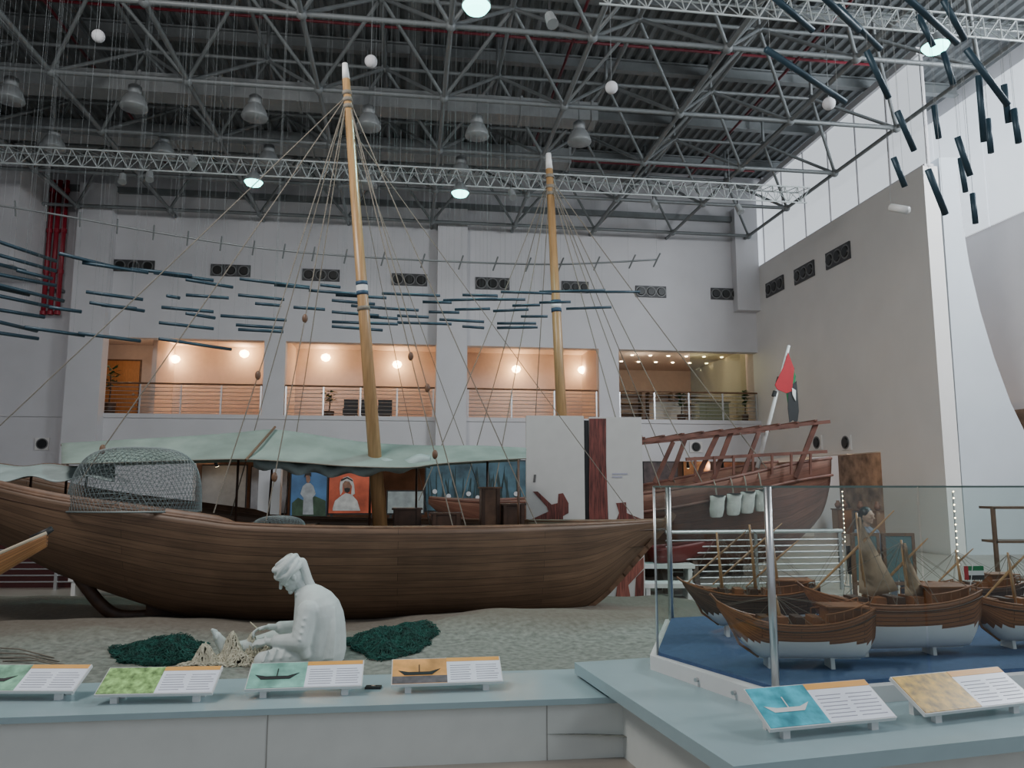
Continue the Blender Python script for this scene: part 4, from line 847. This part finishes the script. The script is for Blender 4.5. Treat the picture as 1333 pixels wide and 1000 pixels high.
standboard(429,616,486,668,-.8,scr,'glowing video screen showing man in white headscarf',[fpoly([(433,662),(436,652),(445,645),(450,642),(458,644),(465,652),(469,665),(433,665)],-.83,mat('print_white_robe',(.55,.52,.5),.5,var=.25,scale=5),'image_robe'),fpoly([(446,629),(449,625),(455,626),(457,631),(456,638),(452,642),(448,640)],-.84,skin,'image_face'),fpoly([(448,636),(452,635),(456,636),(455,640),(452,642),(449,640)],-.845,hairb,'image_beard'),fpoly([(442,636),(443,627),(447,622),(453,620),(459,624),(461,632),(462,643),(457,646),(458,633),(455,627),(449,626),(446,630),(446,640),(443,645)],-.85,mat('print_white_robe',(.5,.5,.5)),'image_headscarf'),fpoly([(444,624),(452,621),(459,625),(459,627),(452,623),(444,627)],-.86,hairb,'image_head_cord')],'video_screen')
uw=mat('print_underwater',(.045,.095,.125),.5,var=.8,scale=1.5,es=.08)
ex=[]
for k in range(26):
    x=558+k*4.8; w2=random.uniform(-8,8); ex.append(fpoly([(x,657),(x+1.6,657),(x+w2+1,random.uniform(606,630)),(x+w2,random.uniform(612,630))],-.62,mat('print_reed',(.025,.045,.045)),'printed_reed'))
for x,y in ((566,640),(584,646),(610,643),(622,648),(672,643)): ex.append(fpoly([(x+3.2*math.cos(i),y+3.2*math.sin(i)) for i in [j*.785 for j in range(8)]],-.65,wall_w,'printed_ball'))
standboard(555,600,686,664,-.6,uw,'wide dim blue underwater picture with pale balls',ex)
standboard(505,640,551,668,-.9,mat('print_pale',(.30,.32,.32),.5,var=.3,scale=3),'pale framed display board beside the mast')
standboard(255,606,318,668,1.5,mat('pale_partition',(.38,.37,.35),.6),'pale partition board behind the boat')
standboard(328,608,372,668,2.,mat('white_poster',(.32,.34,.37),.6,var=.3,scale=2),'pale blue poster behind the boat')
standboard(838,602,882,640,-.6,mat('print_people_dark',(.07,.045,.045),.5,var=.8,scale=3,es=.05),'dark photo print with figures')
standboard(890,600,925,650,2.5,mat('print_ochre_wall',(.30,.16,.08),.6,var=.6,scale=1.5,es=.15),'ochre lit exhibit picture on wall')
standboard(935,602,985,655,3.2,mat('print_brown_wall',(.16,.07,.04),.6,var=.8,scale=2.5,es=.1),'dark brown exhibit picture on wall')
for i,(px,y) in enumerate(((280,.8),(350,.8),(440,.8),(500,.8),(600,.8),(650,.8),(850,.8),(895,.8),(940,.8),(975,.8))):
    c=F.ly(px,600,y); q=MB(); q.cyl((c.x,y,ZG-.02),(c.x+.05,y+.1,ZG-.2),.05,.07,n=12); q2=MB(); q2.cyl((c.x+.05,y+.1,ZG-.2),(c.x+.052,y+.104,ZG-.208),.062,n=12); q3=MB(); q3.cyl((c.x,y,ZG-.02),(c.x,y,ZB-.35),.012)
    thing('track_spotlight','small warm track spotlight under the gallery slab','lamp',[q.obj('can',darkm,FM),q2.obj('lens',dot,FM),q3.obj('stem',darkm,FM)],FM@Vector((c.x,y,ZG-.2)),group='gallery slab spotlights')
for px,e in ((300,45),(460,45),(640,40),(860,80),(960,80)):
    p=FM@Vector((fx(px,620),2.5,ZG-.1)); pl(p,e,(1,.66,.40),.15,'exhibit_light')
for y in (pa.y-.5,(pa.y+pb.y)/2,pb.y+.5):
    pl(FM@Vector((xR+1.5,y,2.5)),26,(1,.68,.42),.15,'exhibit_light')
for i,(px,cc) in enumerate(((1068,(.3,.18,.1)),(1092,(.30,.14,.06)),(1112,(.1,.1,.12)),(1134,(.25,.15,.09)))):
    p=F.lx(px,620,xR+2.0); p.y=min(p.y,-1.2) if i==0 else p.y; q=MB(); q.box(xR+2.,xR+2.3,p.y-.16,p.y+.16,0,.8); t=MB(); t.box(xR+1.97,xR+2.33,p.y-.19,p.y+.19,.8,.84); v=MB(); v.lathe((xR+2.15,p.y,.84),[(.05,0),(.10,.07),(.11,.15),(.05,.24),(.06,.28)],14)
    thing('exhibit_plinth','wooden exhibit plinth with a pot on top','plinth',[q.obj('body',mat('plinth_%d'%i,cc),FM),t.obj('top',midwood,FM),v.obj('pot',mat('clay_pot',(.16,.08,.05)),FM,True)],FM@Vector((xR+2.15,p.y,0)),group='side room plinths')
for i in range(7):
    y=pb.y-.2+i*.62; z=1.25+.25*(i%2); q=MB(); q.box(xR+2.86,xR+2.9,y,y+.42,z,z+.55); q2=MB(); q2.box(xR+2.88,xR+2.9,y-.03,y+.45,z-.03,z+.58)
    thing('framed_picture','small framed picture on warm side room wall','picture',[q.obj('print',mat('side_print_%d'%(i%3),((.4,.3,.18),(.08,.1,.12),(.5,.48,.42))[i%3],.5,var=.7,scale=6),FM),q2.obj('frame',darkm,FM)],FM@Vector((xR+2.88,y,z)),group='side room pictures')
ra0=D(868,765,12.2); ra1=D(1100,765,12.6); RA=Frame(Vector((ra0.x,ra0.y,0)),math.atan2(ra1.y-ra0.y,ra1.x-ra0.x)); railing(0,(Vector((ra1.x,ra1.y))-Vector((ra0.x,ra0.y))).length,0,0,RA.M,hgt=.92,nb=8,wood=False,label='stainless steel railing around the reddish dhow')
mar=mat('maroon_wall',(.06,.012,.012),.5); a=D(-160,760,12.5); b=D(190,760,12.6); q=MB(); q.obox(Vector((a.x,a.y+.3,.55)),Vector((b.x,b.y+.3,.55)),.15,1.1); solo(q.obj('maroon_partition',mar),'dark maroon low partition behind the boat','partition')
RL=Frame(Vector((a.x,a.y,0)),math.atan2(b.y-a.y,b.x-a.x)); railing(0,(b-a).length,0,0,RL.M,hgt=1.05,nb=9,wood=False,label='steel railing before the maroon partition')
def bench(px0,px1,py,Y,h,label,d=.4):
    a=D(px0,py,Y);b=D(px1,py,Y); q=MB(); q.box(a.x,b.x,Y,Y+d,h-.06,h); l=[]
    for x in (a.x+.04,b.x-.1): s=MB(); s.box(x,x+.06,Y+.02,Y+d-.02,0,h-.06); l.append(s.obj('leg',whitep))
    thing('bench',label,'bench',[q.obj('seat',whitep)]+l,Vector((a.x,Y,0)),group='white benches')
bench(86,186,790,11.6,.30,'low white bench beside the boat stern')
bench(826,905,745,11.95,.45,'white bench near the boat bow'); bench(838,905,765,11.5,.22,'low white step near the boat bow')
for x0,x1 in ((1110,1146),(1150,1192)):
    Y=10.5; a=D(x0,696,Y);b=D(x1,756,Y); q=MB(); q.box(a.x,b.x,Y,Y+.03,b.z,a.z); fs_=[]
    for xx in (a.x,b.x): s=MB(); s.box(xx-.02,xx+.02,Y-.01,Y+.05,0,a.z+.02); fs_.append(s.obj('upright',midwood))
    for zz in (a.z,b.z-.04): s=MB(); s.box(a.x+.02,b.x-.02,Y-.01,Y+.05,zz-.02,zz+.02); fs_.append(s.obj('rail',midwood))
    thing('folding_screen','wood framed teal board standing behind the case','screen',[q.obj('panel',mat('teal_board',(.09,.16,.17),.6))]+fs_,Vector((a.x,Y,0)),group='teal boards')
for px,y0,y1,Y in ((1096,640,705,13.0),(1240,640,735,9.0)):  # the nearer column models a dotted reflection in the glass, not a lamp
    a=D(px,y0,Y); b=D(px,y1,Y); parts=[]; q=MB(); q.cyl((a.x,a.y,0),(a.x,a.y,a.z),.008); parts.append(q.obj('stem',chrome))
    for i in range(12):
        z=b.z+(a.z-b.z)*i/11; q=MB(); q.sph((a.x,a.y-.015,z),.008,8,6); parts.append(q.obj('bulb',dot))
    q=MB(); q.cyl((a.x,a.y,0),(a.x,a.y,.02),.12,n=16); parts.append(q.obj('base',chrome))
    thing('dotted_light_column','slim column of dotted warm lights, nearer one a reflection','lamp',parts,(a.x,a.y,0),group='dotted light columns')
p=D(1300,742,9.5); q=MB(); 
for x in (0,.5,1.0): q.box(p.x+x-.02,p.x+x+.02,p.y,p.y+.04,0,1.38)
for z in (.5,.95,1.36): q.box(p.x,p.x+1.1,p.y,p.y+.3,z,z+.03)
solo(q.obj('wooden_rack',midwood),'brown wooden rack beside the white wall','rack')
# ================================================================= PEOPLE
def remesh(o,v=.007,sm=3):
    mod(o,'REMESH',mode='VOXEL',voxel_size=v,use_smooth_shade=True); mod(o,'SMOOTH',factor=.5,iterations=sm)
def head(mb,c,f,up,s=1.):
    c=Vector(c); f=Vector(f).normalized(); up=(Vector(up)-f*f.dot(Vector(up))).normalized(); sd=up.cross(f)
    R=Matrix((f,sd,up)).transposed()
    pt=lambda a,b,d: c+R@Vector((a,b,d))*s
    mb.sph(c,(.095*s,.075*s,.105*s),16,12,R=R); mb.sph(pt(.03,0,-.055),(.062*s,.055*s,.06*s),14,10,R=R)
    mb.sph(pt(.075,0,-.095),(.024*s,.026*s,.02*s),10,8,R=R)
    mb.cap(pt(.09,0,.02),pt(.118,0,-.022),.010*s,.015*s,8)
    mb.cap(pt(.084,-.035,.032),pt(.086,.035,.032),.011*s,.011*s,8)
    for k in (-1,1):
        mb.sph(pt(.082,k*.03,.012),(.010*s,.014*s,.008*s),8,6,R=R)
        mb.sph(pt(.068,k*.042,-.02),(.02*s,.018*s,.02*s),8,6,R=R)
        mb.sph(pt(-.005,k*.076,-.01),(.02*s,.012*s,.03*s),8,6,R=R)
    mb.cap(pt(.088,-.018,-.054),pt(.088,.018,-.054),.008*s,.008*s,8); mb.cap(pt(.085,-.016,-.066),pt(.085,.016,-.066),.009*s,.009*s,8)
    return R
def hand(mb,w,d,n,side,curl=.9,s=1.):
    w=Vector(w); d=Vector(d).normalized(); n=(Vector(n)-d*d.dot(Vector(n))).normalized(); sd=Vector(side); sd=(sd-d*d.dot(sd)-n*n.dot(sd)).normalized()
    R=Matrix((d,sd,n)).transposed(); mb.sph(w+d*.045*s,(.052*s,.04*s,.016*s),12,8,R=R)
    for k,L in zip((.03,.011,-.009,-.028),(.072,.08,.074,.058)):
        a=w+d*.085*s+sd*k*s; b=a+(d*math.cos(curl*.5)+n*math.sin(curl*.5))*L*.5*s; c=b+(d*math.cos(curl*1.3)+n*math.sin(curl*1.3))*L*.3*s; e=c+(d*math.cos(curl*2)+n*math.sin(curl*2))*L*.25*s
        mb.cap(a,b,.0095*s,.0088*s,8); mb.cap(b,c,.0088*s,.008*s,8); mb.cap(c,e,.008*s,.007*s,8)
    a=w+d*.02*s+sd*.03*s; b=a+(d*.5+sd*.8).normalized()*.04*s; c=b+(d*.9+n*.4+sd*.1).normalized()*.035*s
    mb.cap(a,b,.014*s,.011*s,8); mb.cap(b,c,.011*s,.0085*s,8)
def foot(mb,ankle,heel,toe,up,s=1.):
    ankle=Vector(ankle);heel=Vector(heel);toe=Vector(toe); mb.cap(ankle,heel,.036*s,.034*s,12); ball=heel.lerp(toe,.72); mb.cap(heel,ball,.034*s,.032*s,12); mb.cap(ankle,ball,.034*s,.028*s,12)
    d=(toe-heel).normalized(); sd=d.cross(Vector(up)).normalized()
    for k,L in zip((-.030,-.014,.0,.013,.026),(.062,.056,.05,.042,.034)):
        a=ball+sd*k*s; mb.cap(a,a+d*L*s,.013*s,.010*s if k>-.02 else .013*s,8)
Sb=G(395,858,.14); Sz=gz(Sb.x,Sb.y); K=.0067
SM=Matrix.Translation((Sb.x,Sb.y,Sz-.015))@Matrix.Rotation(.08,4,'Z')
def S(px,py,y=0.): return Vector(((px-395)*K,y,(858-py)*K))
rb=MB()
rb.rings([(S(414,866),(.15,0,0),(0,.16,0)),(S(414,858),(.22,0,0),(0,.24,0)),(S(413,845),(.245,0,0),(0,.26,0)),(S(414,828),(.235,0,0),(0,.25,0)),(S(414,812),(.225,0,.01),(0,.24,0)),(S(413,799),(.212,0,.02),(0,.24,0)),(S(410,787),(.19,0,.035),(0,.23,0)),(S(405,778),(.155,0,.05),(0,.20,0)),(S(398,770),(.112,0,.05),(0,.145,0)),(S(391,763),(.072,0,.035),(0,.078,0))],32)
hipn=S(416,843,-.12); kn=S(354,848,-.30); rb.cap(hipn,kn,.115,.082); rb.cap(kn,S(398,853,-.10),.08,.06)
hipf=S(416,842,.12); kf=S(350,836,.22); rb.cap(hipf,kf,.115,.084); rb.cap(kf,S(320,840,.03),.082,.064)
rb.sph(S(383,855,0),(.27,.27,.07),20,10); rb.sph(S(388,847,-.1),(.22,.17,.09),16,10)
shn=S(404,790,-.2); eln=S(398,826,-.28); wrn=S(354,827,-.19); rb.sph(shn,(.10,.08,.09)); rb.cap(shn,eln,.088,.084); rb.cap(eln,wrn.lerp(eln,.3),.084,.058); rb.cap(eln,S(404,842,-.27),.07,.04)
shf=S(402,790,.2); elf=S(390,824,.27); wrf=S(348,815,.04); rb.sph(shf,(.10,.08,.09)); rb.cap(shf,elf,.088,.082); rb.cap(elf,wrf.lerp(elf,.3),.08,.055)
for i in range(13):
    u=i/12; rb.tube(smooth_tab([S(436-u*24,788+u*3,-.13-.07*u),S(439-u*34,816,-.200),S(438-u*52,850,-.235)],4),.011+.003*(i%3),6)
for i in range(6):
    rb.tube([hipn.lerp(kn,.1+i*.16)+Vector((0,-.05,.098)),hipn.lerp(kn,.16+i*.16)+Vector((0,-.104,.01))],.011,6)
for i in range(4): 
    c=shn.lerp(eln,.2+i*.22); rb.tube([c+Vector((-.065,-.04,.04)),c+Vector((0,-.092,0)),c+Vector((.065,-.04,-.04))],.010,6)
rb.tube([S(384,772,-.09),S(396,769,-.11),S(408,772,-.09)],.014,8)
rbo=rb.obj('robe',plaster,SM,True); remesh(rbo,.009,4)
bd=MB()
hc=S(376,749); ff=Vector((-.78,-.18,-.62)); R=head(bd,hc,ff,(-.2,0,1),1.12)
bd.cap(S(400,777),S(386,757),.065,.058); bd.rings([(S(418,850),(.15,0,0),(0,.17,0)),(S(414,805),(.12,0,0),(0,.16,0)),(S(405,785),(.08,0,0),(0,.12,0))],16)
bd.cap(shn,eln,.045,.04); bd.cap(eln,wrn,.04,.027); bd.cap(shf,elf,.045,.04); bd.cap(elf,wrf,.04,.027); bd.cap(S(410,794,-.1),shn,.05,.05); bd.cap(S(410,794,.1),shf,.05,.05)
hand(bd,wrn,(-1,.25,-.12),(0,.5,-1),(0,.9,.6),.8,1.1); hand(bd,wrf,(-1,-.3,-.15),(0,-.3,-1),(0,-.8,.6),.9,1.1)
bd.cap(hipn,kn,.08,.055); bd.cap(kn,S(400,852,-.08),.052,.035); bd.cap(hipf,kf,.08,.055); anf=S(303,838,-.06); bd.cap(kf,anf,.056,.038)
foot(bd,anf,S(299,847,-.08),S(284,812,-.12),(1,0,0),1.15)
foot(bd,S(400,852,-.08),S(410,854,-.06),S(385,856,.1),(0,0,1),1.)
bdo=bd.obj('body',plaster,SM,True); remesh(bdo,.0055,1)
tb=MB(); upv=R.col[2].copy(); fv=R.col[0].copy(); sv=R.col[1].copy(); tc=hc+upv*.055-fv*.016
tb.sph(tc+upv*.022,(.128,.118,.098),20,14,R=R)
for k,(tx,tz,rr,rt,dz) in enumerate(((.40,.05,.112,.026,-.010),(-.10,.30,.114,.025,.008),(.30,-.25,.112,.024,.03),(-.3,.15,.102,.023,.048),(.15,.3,.084,.022,.068),(-.1,-.2,.058,.020,.088))):
    n_=(upv+fv*tx+sv*tz).normalized(); a=n_.orthogonal().normalized(); b=n_.cross(a); c=tc+upv*dz
    tb.tube([c+(a*math.cos(t)*rr*1.08+b*math.sin(t)*rr) for t in [i*2*math.pi/32 for i in range(33)]],rt,8)
tb.cap(tc-fv*.11-upv*.02,S(402,766,-.02),.052,.042); tb.cap(tc-fv*.10+sv*.03,S(408,773,.04),.04,.03)
tbo=tb.obj('turban',plaster,SM,True); remesh(tbo,.0055,2)
nd=MB(); ndp=wrf+Vector((-.10,-.03,-.03)); nd.cap(ndp+Vector((.03,0,.0)),ndp+Vector((-.05,-.02,.08)),.008,.004)
thing('statue','white plaster statue of seated robed man mending net','statue',[rbo,bdo,tbo],SM@Vector((0,0,0)))
solo(nd.obj('net_needle',mat('pale_wood_needle',(.6,.55,.4)),SM,True),'small pale netting needle held in the hands','needle')
def tangle(nm,c,rx,ry,h,n,r,m,label,seed=1,step=.09,up=.45):
    rnd=random.Random(seed); q=MB(); ph=[rnd.uniform(0,6.28) for _ in range(8)]
    def edge(a): return 1+.16*math.sin(2*a+ph[0])+.12*math.sin(3*a+ph[1])+.08*math.sin(5*a+ph[2])+.06*math.sin(9*a+ph[6])
    def hf(x,y):
        a=math.atan2(y/ry,x/rx); rho=math.hypot(x/rx,y/ry)/edge(a)
        return h*max(0,1-rho**2)**.8*(.55+.45*math.sin(7*x/rx*.6+ph[3])*math.sin(6*y/ry*.7+ph[4])+.35*math.sin(11*x/rx*.5+5*y/ry*.5+ph[5]))
    for i in range(n):
        a=rnd.uniform(0,6.28); rr=math.sqrt(rnd.random())*edge(a)*1.15; x=rx*rr*math.cos(a); y=ry*rr*math.sin(a); d=rnd.uniform(0,6.28); pts=[]
        for k in range(12):
            gzv=gz(c.x+x,c.y+y)
            z=max(hf(x,y),0)+rnd.uniform(-.05,up)*h*.3+.006; pts.append(Vector((c.x+x,c.y+y,gzv+max(z,.004)))); d+=rnd.uniform(-.9,.9); x+=math.cos(d)*rx*step; y+=math.sin(d)*ry*step
            if math.hypot(x/rx,y/ry)>edge(math.atan2(y/ry,x/rx))*1.25: d+=2.4; x*=.93; y*=.93
        q.tube(pts,r,4)
    P=[]
    for i in range(41):
        row=[]
        for j in range(41):
            u=-1+i/20;v=-1+j/20; X=u*math.sqrt(max(0,1-v*v/2)); Y=v*math.sqrt(max(0,1-u*u/2)); e=edge(math.atan2(Y,X)); x=X*rx*e*.8;y=Y*ry*e*.8
            row.append(Vector((c.x+x,c.y+y,gz(c.x+x,c.y+y)+max(0,hf(x,y))*.75-.003)))
        P.append(row)
    q.grid(P)
    o=q.obj(nm,m,None,False,False); return solo(o,label,'fishing net',kind='stuff')
def gp(px,py): p=G(px,py,.14); return Vector((p.x,p.y,gz(p.x,p.y)))
tangle('rope_net_heap',gp(294,864),.25,.17,.19,300,.0065,netw,'pale cream rope net heaped before the statue',3)
tangle('rope_net_heap',gp(328,858),.15,.12,.21,130,.0065,netw,'small mound of cream net beside statue legs',4)
tangle('green_net_heap',gp(208,850),.35,.38,.14,700,.0032,netg,'dark green fishing net spread on sand',5,.12,.8)
tangle('green_net_heap',gp(510,838),.38,.48,.12,700,.0032,netg,'dark green fishing net lying behind the statue',6,.12,.8)
TO=D(62,690,5.6); TZ=TO.z
TF=Frame(Vector((TO.x,TO.y,0)),.35)
xt=[-1.6+1.6*i/16 for i in range(17)]
tipm=plank_mat('orange_boat_planks',(.30,.13,.045),(.38,.18,.065),(.12,.05,.02),.06,.8)
hl=hull('hull',xt,lambda x:TZ-.03-.22*min(1,(-x/.45))*1. ,lambda x:max(TZ-.11-.55*(-x/.8),TZ-.75),lambda x:.02+.32*min(1,(-x/1.5)),[tipm],TF.M,8,.5,thick=.02)
q=MB(); q.cyl((-.09,0,TZ-.07),(.03,0,TZ+.01),.035,.02,n=12); tp=[hl,q.obj('black_bow_tip',darkm,TF.M,True)]
for s_ in (-1,1): q2=MB(); q2.tube([(x,s_*(.02+.32*min(1,-x/1.5)),TZ-.02-.22*min(1,-x/.45)) for x in xt],.013,6); tp.append(q2.obj('gunwale',mat('gunwale_cream',(.5,.42,.3)),TF.M,True))
for x in (-1.4,-.8): q3=MB(); q3.box(x-.05,x+.05,-.2,.2,gz(TO.x,TO.y),TZ-.7); tp.append(q3.obj('trestle',darkwood,TF.M))
thing('small_boat','orange wooden boat with black tipped bow','boat',tp,TF.M@Vector((0,0,0)))
for i in range(4):
    a=gp(-20+i*8,850+i*4); b=gp(70+i*7,858+i*3); q=MB(); a.z+=.01;b.z+=.01; q.tube([a,a.lerp(b,.5)+Vector((0,0,.03)),b],.007,6); solo(q.obj('bent_stick',ropem,None,True),'thin bent stick lying on the sand','stick',group='sticks on sand')
Pp_=D(1130,690,11.6); PM=Matrix.Translation((Pp_.x,Pp_.y,0))@Matrix.Rotation(.5,4,'Z')
b=MB(); head(b,(0,0,1.20),(0,-1,-.15),(0,0,1),1.); b.cap((0,.02,1.12),(0,.03,1.02),.05,.055); b.rings([((0,.02,.45),(.17,0,0),(0,.13,0)),((0,.03,.65),(.15,0,0),(0,.11,0)),((0,.03,.88),(.18,0,0),(0,.11,0)),((0,.03,.98),(.15,0,0),(0,.08,0)),((0,.03,1.03),(.06,0,0),(0,.05,0))],18)
for k in (-1,1):
    sh_=Vector((k*.19,.03,.95)); el=Vector((k*.25,-.02,.68)); wr=Vector((k*.12,-.22,.60)); b.cap(sh_,el,.05,.042); b.cap(el,wr,.04,.028); hand(b,wr,(-k*.3,-1,0),(0,0,-1),(-k,0,.1),.5)
    hp=Vector((k*.1,0,.47)); kn_=Vector((k*.12,-.45,.48)); an=Vector((k*.12,-.45,.08)); b.cap(hp,kn_,.085,.06); b.cap(kn_,an,.058,.038); foot(b,an,(k*.12,-.42,.035),(k*.13,-.64,.03),(0,0,1))
bo=b.obj('body',mat('person_skin',(.40,.25,.18),.6),PM,True); remesh(bo,.009,2)
c=MB(); c.rings([((0,.02,.43),(.19,0,0),(0,.15,0)),((0,.03,.65),(.17,0,0),(0,.13,0)),((0,.03,.88),(.2,0,0),(0,.125,0)),((0,.03,.98),(.165,0,0),(0,.095,0)),((0,.03,1.04),(.07,0,0),(0,.06,0))],18)
for k in (-1,1): c.cap((k*.19,.03,.95),(k*.25,-.02,.68),.062,.054); c.cap((k*.25,-.02,.68),(k*.15,-.18,.62),.052,.04); c.cap((k*.1,0,.47),(k*.12,-.45,.48),.1,.072); c.cap((k*.12,-.45,.48),(k*.12,-.45,.12),.07,.055)
co=c.obj('clothing',mat('grey_shirt',(.15,.16,.2),.8),PM,True); remesh(co,.012,2)
hcap=MB(); hcap.sph((0,.025,1.235),(.092,.10,.10),16,10); hcap.cap((0,.07,1.2),(0,.09,1.05),.07,.05); ho=hcap.obj('hair',mat('black_hair',(.012,.01,.01),.4),PM,True)
thing('person','seated person with black hair and grey shirt','person',[bo,co,ho],PM@Vector((0,0,0)))
cb=MB(); cb.box(-.22,.22,-.2,.22,.34,.38); 
lg=[]
for x in (-.2,.2):
    for y in (-.18,.2): q=MB(); q.cyl((x,y,0),(x,y,.34),.015); lg.append(q.obj('leg',chrome,PM))
q=MB(); q.box(-.22,.22,.2,.23,.38,.75); thing('chair','plain dark chair with steel legs','chair',[cb.obj('seat',darkm,PM),q.obj('backrest',darkm,PM)]+lg,PM@Vector((0,0,0)))
# ================================================================= LIGHT
wd=bpy.data.worlds.new('World'); SC.world=wd; wd.use_nodes=True; bg=wd.node_tree.nodes['Background']; bg.inputs[0].default_value=(.82,.89,1,1); bg.inputs[1].default_value=.52
def area(loc,tgt,sx,sy,e,col,nm):
    l=bpy.data.lights.new(nm,'AREA'); l.shape='RECTANGLE'; l.size=sx; l.size_y=sy; l.energy=e; l.color=col; o=bpy.data.objects.new(nm,l); o.location=loc; o.rotation_euler=(Vector(tgt)-Vector(loc)).to_track_quat('-Z','Y').to_euler(); COL.objects.link(o); return o
c=FM@Vector((xR+2.3,YE-9,10)); area(c,FM@Vector((6,-2,4)),4,2.5,1500,(.88,.94,1),'back_wall_daylight_fill')  # area light added out of view, stands in for window daylight
c=FM@Vector((xR+1.6,YE-5,11)); area(c,FM@Vector((xR+3,YE,5)),2.5,2.,350,(.9,.96,1),'outer_wall_fill')  # area light added to brighten the outer wall, no fixture here
c=Vector((9,1,9)); area(c,(-1,8,1),4,3,330,(.92,.97,1),'hall_fill')  # unseen area light added overhead to fill boat and sand
c=Vector((-6,4,10)); area(c,FM@Vector((xR,-6,6)),5,3,1000,(1,.97,.94),'hall_fill')  # unseen area light added at the left to fill the right wall
# ================================================================= CAMERA
cam=bpy.data.cameras.new('Camera'); cam.sensor_width=36; cam.lens=36*1000/1333; cam.clip_end=200
co=bpy.data.objects.new('Camera',cam); co.location=CAMP; co.rotation_euler=(math.radians(90)+PITCH,0,0); COL.objects.link(co); SC.camera=co
